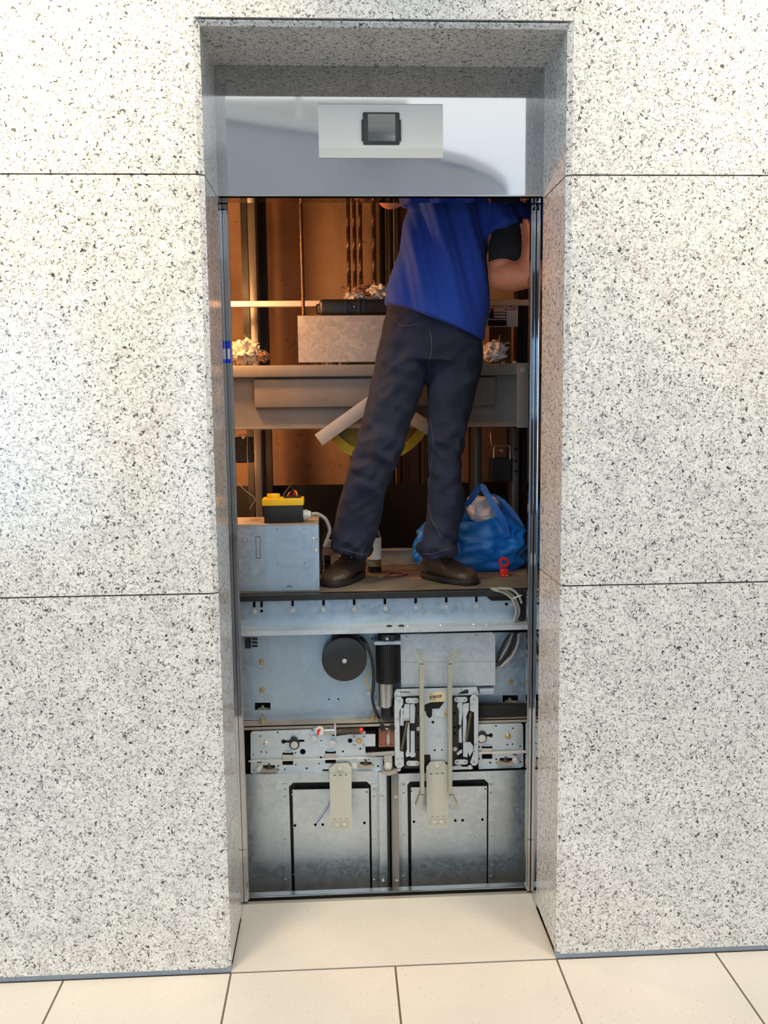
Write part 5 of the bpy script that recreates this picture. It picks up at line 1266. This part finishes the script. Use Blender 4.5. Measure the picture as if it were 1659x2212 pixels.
# raised arm, elbow showing just under the header
e2 = at(842, 424, YP-.17); s2_ = at(905, 385, YP); w2_ = at(862, 310, YP-.28)
b.loft(limb([(s2_, .058), ((s2_+e2)/2, .050), (e2, .040)])); b.ball(e2, .039, 3)
b.loft(limb([(e2, .040), (e2+(w2_-e2)*.4, .041), (w2_, .028)]))
def hand(b, wrist, dirv, side, pn, curl=.5, s=1.0):
    """palm, four unequal bent fingers and a thumb leaving the side of the palm near its base"""
    d = Vector(dirv).normalized(); sd = Vector(side).normalized(); n_ = Vector(pn).normalized()
    pw = [(wrist, (.026*s, .018*s)), (wrist+d*.03*s, (.034*s, .017*s)), (wrist+d*.07*s, (.041*s, .014*s)), (wrist+d*.095*s, (.040*s, .011*s))]
    rows = [[p+sd*ra*math.cos(2*PI*k/16)+n_*rb*math.sin(2*PI*k/16) for k in range(16)] for p, (ra, rb) in pw]
    b.loft(rows)
    for i, (o, ln) in enumerate(((-.030, .068), (-.010, .078), (.010, .073), (.029, .057))):
        p = wrist+d*.088*s+sd*o*s; dd = d.copy(); pts = [(p, .0098*s)]
        for j, q in enumerate((.45, .32, .23)):
            ax = Matrix.Rotation(curl*(.6 if j == 0 else 1), 3, sd); dd = (ax @ dd).normalized()
            p = p+dd*ln*q*s; pts.append((p, (.0092-.0009*j)*s))
        b.loft(limb(pts, 10)); b.ball(pts[-1][0], .0074*s, 2)
    p = wrist+d*.032*s-sd*.030*s; dd = (d*.75-sd*.75+n_*.25).normalized(); pts = [(p-dd*.012*s, .0125*s)]
    for q, r in ((.034, .0115), (.028, .0095)):
        p = p+dd*q*s; pts.append((p, r*s)); dd = (dd+d*.5).normalized()
    b.loft(limb(pts, 10)); b.ball(pts[-1][0], .0088*s, 2)
hw = at(1136, 594, YP-.185)
b.loft(limb([(wr_, .031), (hw, .028)]))
hand(b, hw, Vector((.06, -.12, 1)), Vector((.25, -.95, 0)), Vector((-.95, -.25, 0)), .16)
hand(b, w2_, Vector((.3, .05, 1)), Vector((.9, .3, 0)), Vector((-.3, .9, 0)), .7)
body = fused('body', b, SKIN, W_, .0055, 3, None)
# face details and hair
for sx in (-1, 1):
    part('eye', MB().ball(hd_+Vector((sx*.030, -.0865, .004)), .0105, 2, (1.2, .6, .8)), WHITE, W_, 60)
    part('brow', MB().tube([hd_+Vector((sx*.014, -.098, .024)), hd_+Vector((sx*.032, -.093, .028)), hd_+Vector((sx*.050, -.082, .022))], .0042, 6), HAIR, W_, 60)
hr_ = MB(); rows = []
for t, wx, wy, oy in ((-.02, .080, .075, .032), (.02, .0815, .090, .018), (.055, .082, .101, .008), (.085, .072, .092, .010), (.11, .054, .070, .012), (.126, .028, .036, .012)):
    rows.append([hd_+Vector((wx*math.cos(2*PI*k/24), oy+wy*math.sin(2*PI*k/24), t)) for k in range(24)])
part('hair', hr_.loft(rows), HAIR, W_, 60)

# jeans details
def seam(nm, pts, Y, r=.0016, mat=None):
    P = []
    dg = bpy.context.evaluated_depsgraph_get()
    for q in smooth([Vector((x, y, 0)) for x, y in pts], 6):
        d = (at(q.x, q.y, .3)-CAM).normalized()
        hit, loc, n_, i_ = jn.ray_cast(CAM-W_.location-jn.location, d) if False else jn.ray_cast(jn.matrix_world.inverted() @ CAM, d)
        if hit: P.append(jn.matrix_world @ loc + n_*.0004)
    if len(P) > 2: part(nm, MB().tube(P, r, 6), mat or DENIM, jn, 60)
bpy.context.view_layer.update()
STITCH = M('denim_stitch', '4b3d44', .9, 0, .1, 40)
seam('fly_seam', [(928, 712), (932, 735), (931, 765), (924, 790)], YP, .0018, STITCH)
seam('pocket_seam', [(848, 682), (862, 700), (880, 704), (900, 700)], YP, .0016, STITCH)
seam('leg_seam', [(930, 905), (936, 960), (932, 1000), (926, 1040)], YP, .0013, STITCH)
seam('leg_seam', [(926, 1090), (932, 1120), (948, 1150), (953, 1160)], YP, .0013, STITCH)
seam('hem_seam', [(735, 1186), (760, 1192), (785, 1198), (797, 1197)], YP, .0015, STITCH)
seam('hem_seam', [(912, 1196), (930, 1197), (955, 1190), (978, 1184)], YP, .0015, STITCH)
seam('waistband', [(836, 668), (850, 676), (868, 676)], YP, .0022, DENIM)

# safety shoes
def shoe(toe_px, heel_px, flip, top_px):
    T, H = onz(*toe_px, ZR), onz(*heel_px, ZR); T.z = H.z = ZR
    d = (T-H); ln = d.length; d.normalize(); s = Vector((-d.y, d.x, 0))
    k = ln/.29
    prof = [(0.00, .022, .055, .030), (.03, .034, .085, .03), (.10, .038, .112, .03), (.20, .038, .118, .03), (.32, .038, .112, .03), (.42, .040, .094, .03), (.52, .044, .080, .03), (.64, .050, .068, .03), (.76, .052, .060, .03), (.87, .048, .052, .03), (.95, .036, .042, .03), (1.0, .016, .030, .03)]
    rows = []
    for t, w_, h, _ in prof:
        c = H+d*ln*t; r = []
        for j in range(20):
            a = 2*PI*j/20; x, z = math.cos(a), math.sin(a)
            zz = .012+(h-.012)*(.5+.5*math.copysign(abs(z)**.75, z)); ww = w_*math.copysign(abs(x)**.7, x)*(1 if z < .2 else 1-.35*z*(1 if t < .5 else .6))
            r.append(c+s*ww+Vector((0, 0, zz)))
        rows.append(r)
    u = fused('shoe_upper', MB().loft(rows), LEATHER, W_, .004, 4, lambda p: noise.noise(p*45)*.0014+abs(noise.noise(Vector((p.x*30, p.y*30, p.z*60))))*-.002, 'worn brown leather work shoe')
    sol = []
    for z in (.0, .004, .016, .020):
        e = .003 if z in (.004, .016) else 0
        sol.append([H+d*(ln*.5+(ln*.5+.004+e)*math.cos(2*PI*j/40))+s*((.046+e+.008*max(0, math.cos(2*PI*j/40)))*math.copysign(abs(math.sin(2*PI*j/40))**.7, math.sin(2*PI*j/40)))+Vector((0, 0, ZR*0+z+.0004)) for j in range(40)])
    part('shoe_sole', MB().loft(sol), SOLE, W_, 40)
    # laces over the instep
    for i, t in enumerate((.38, .45, .52)):
        c = H+d*ln*t; h = (.108, .094, .084)[i]
        part('lace', MB().tube([c+s*.026+Vector((0, 0, h-.016)), c+s*.010+Vector((0, 0, h+.001)), c-s*.010+Vector((0, 0, h+.001)), c-s*.026+Vector((0, 0, h-.016))], .0024, 6), LACE, u, 60)
        for q in (-1, 1): part('eyelet', MB().ball(c+s*q*.022+Vector((0, 0, h-.011)), .0036, 2), BOLT, u, 60)
    part('tongue', MB().ball(H+d*ln*.33+Vector((0, 0, .118)), .026, 3, (1, 1, .6)), LEATHER, u, 60)
shoe((711, 1269), (776, 1243), 1, None)
shoe((1024, 1264), (917, 1246), -1, None)
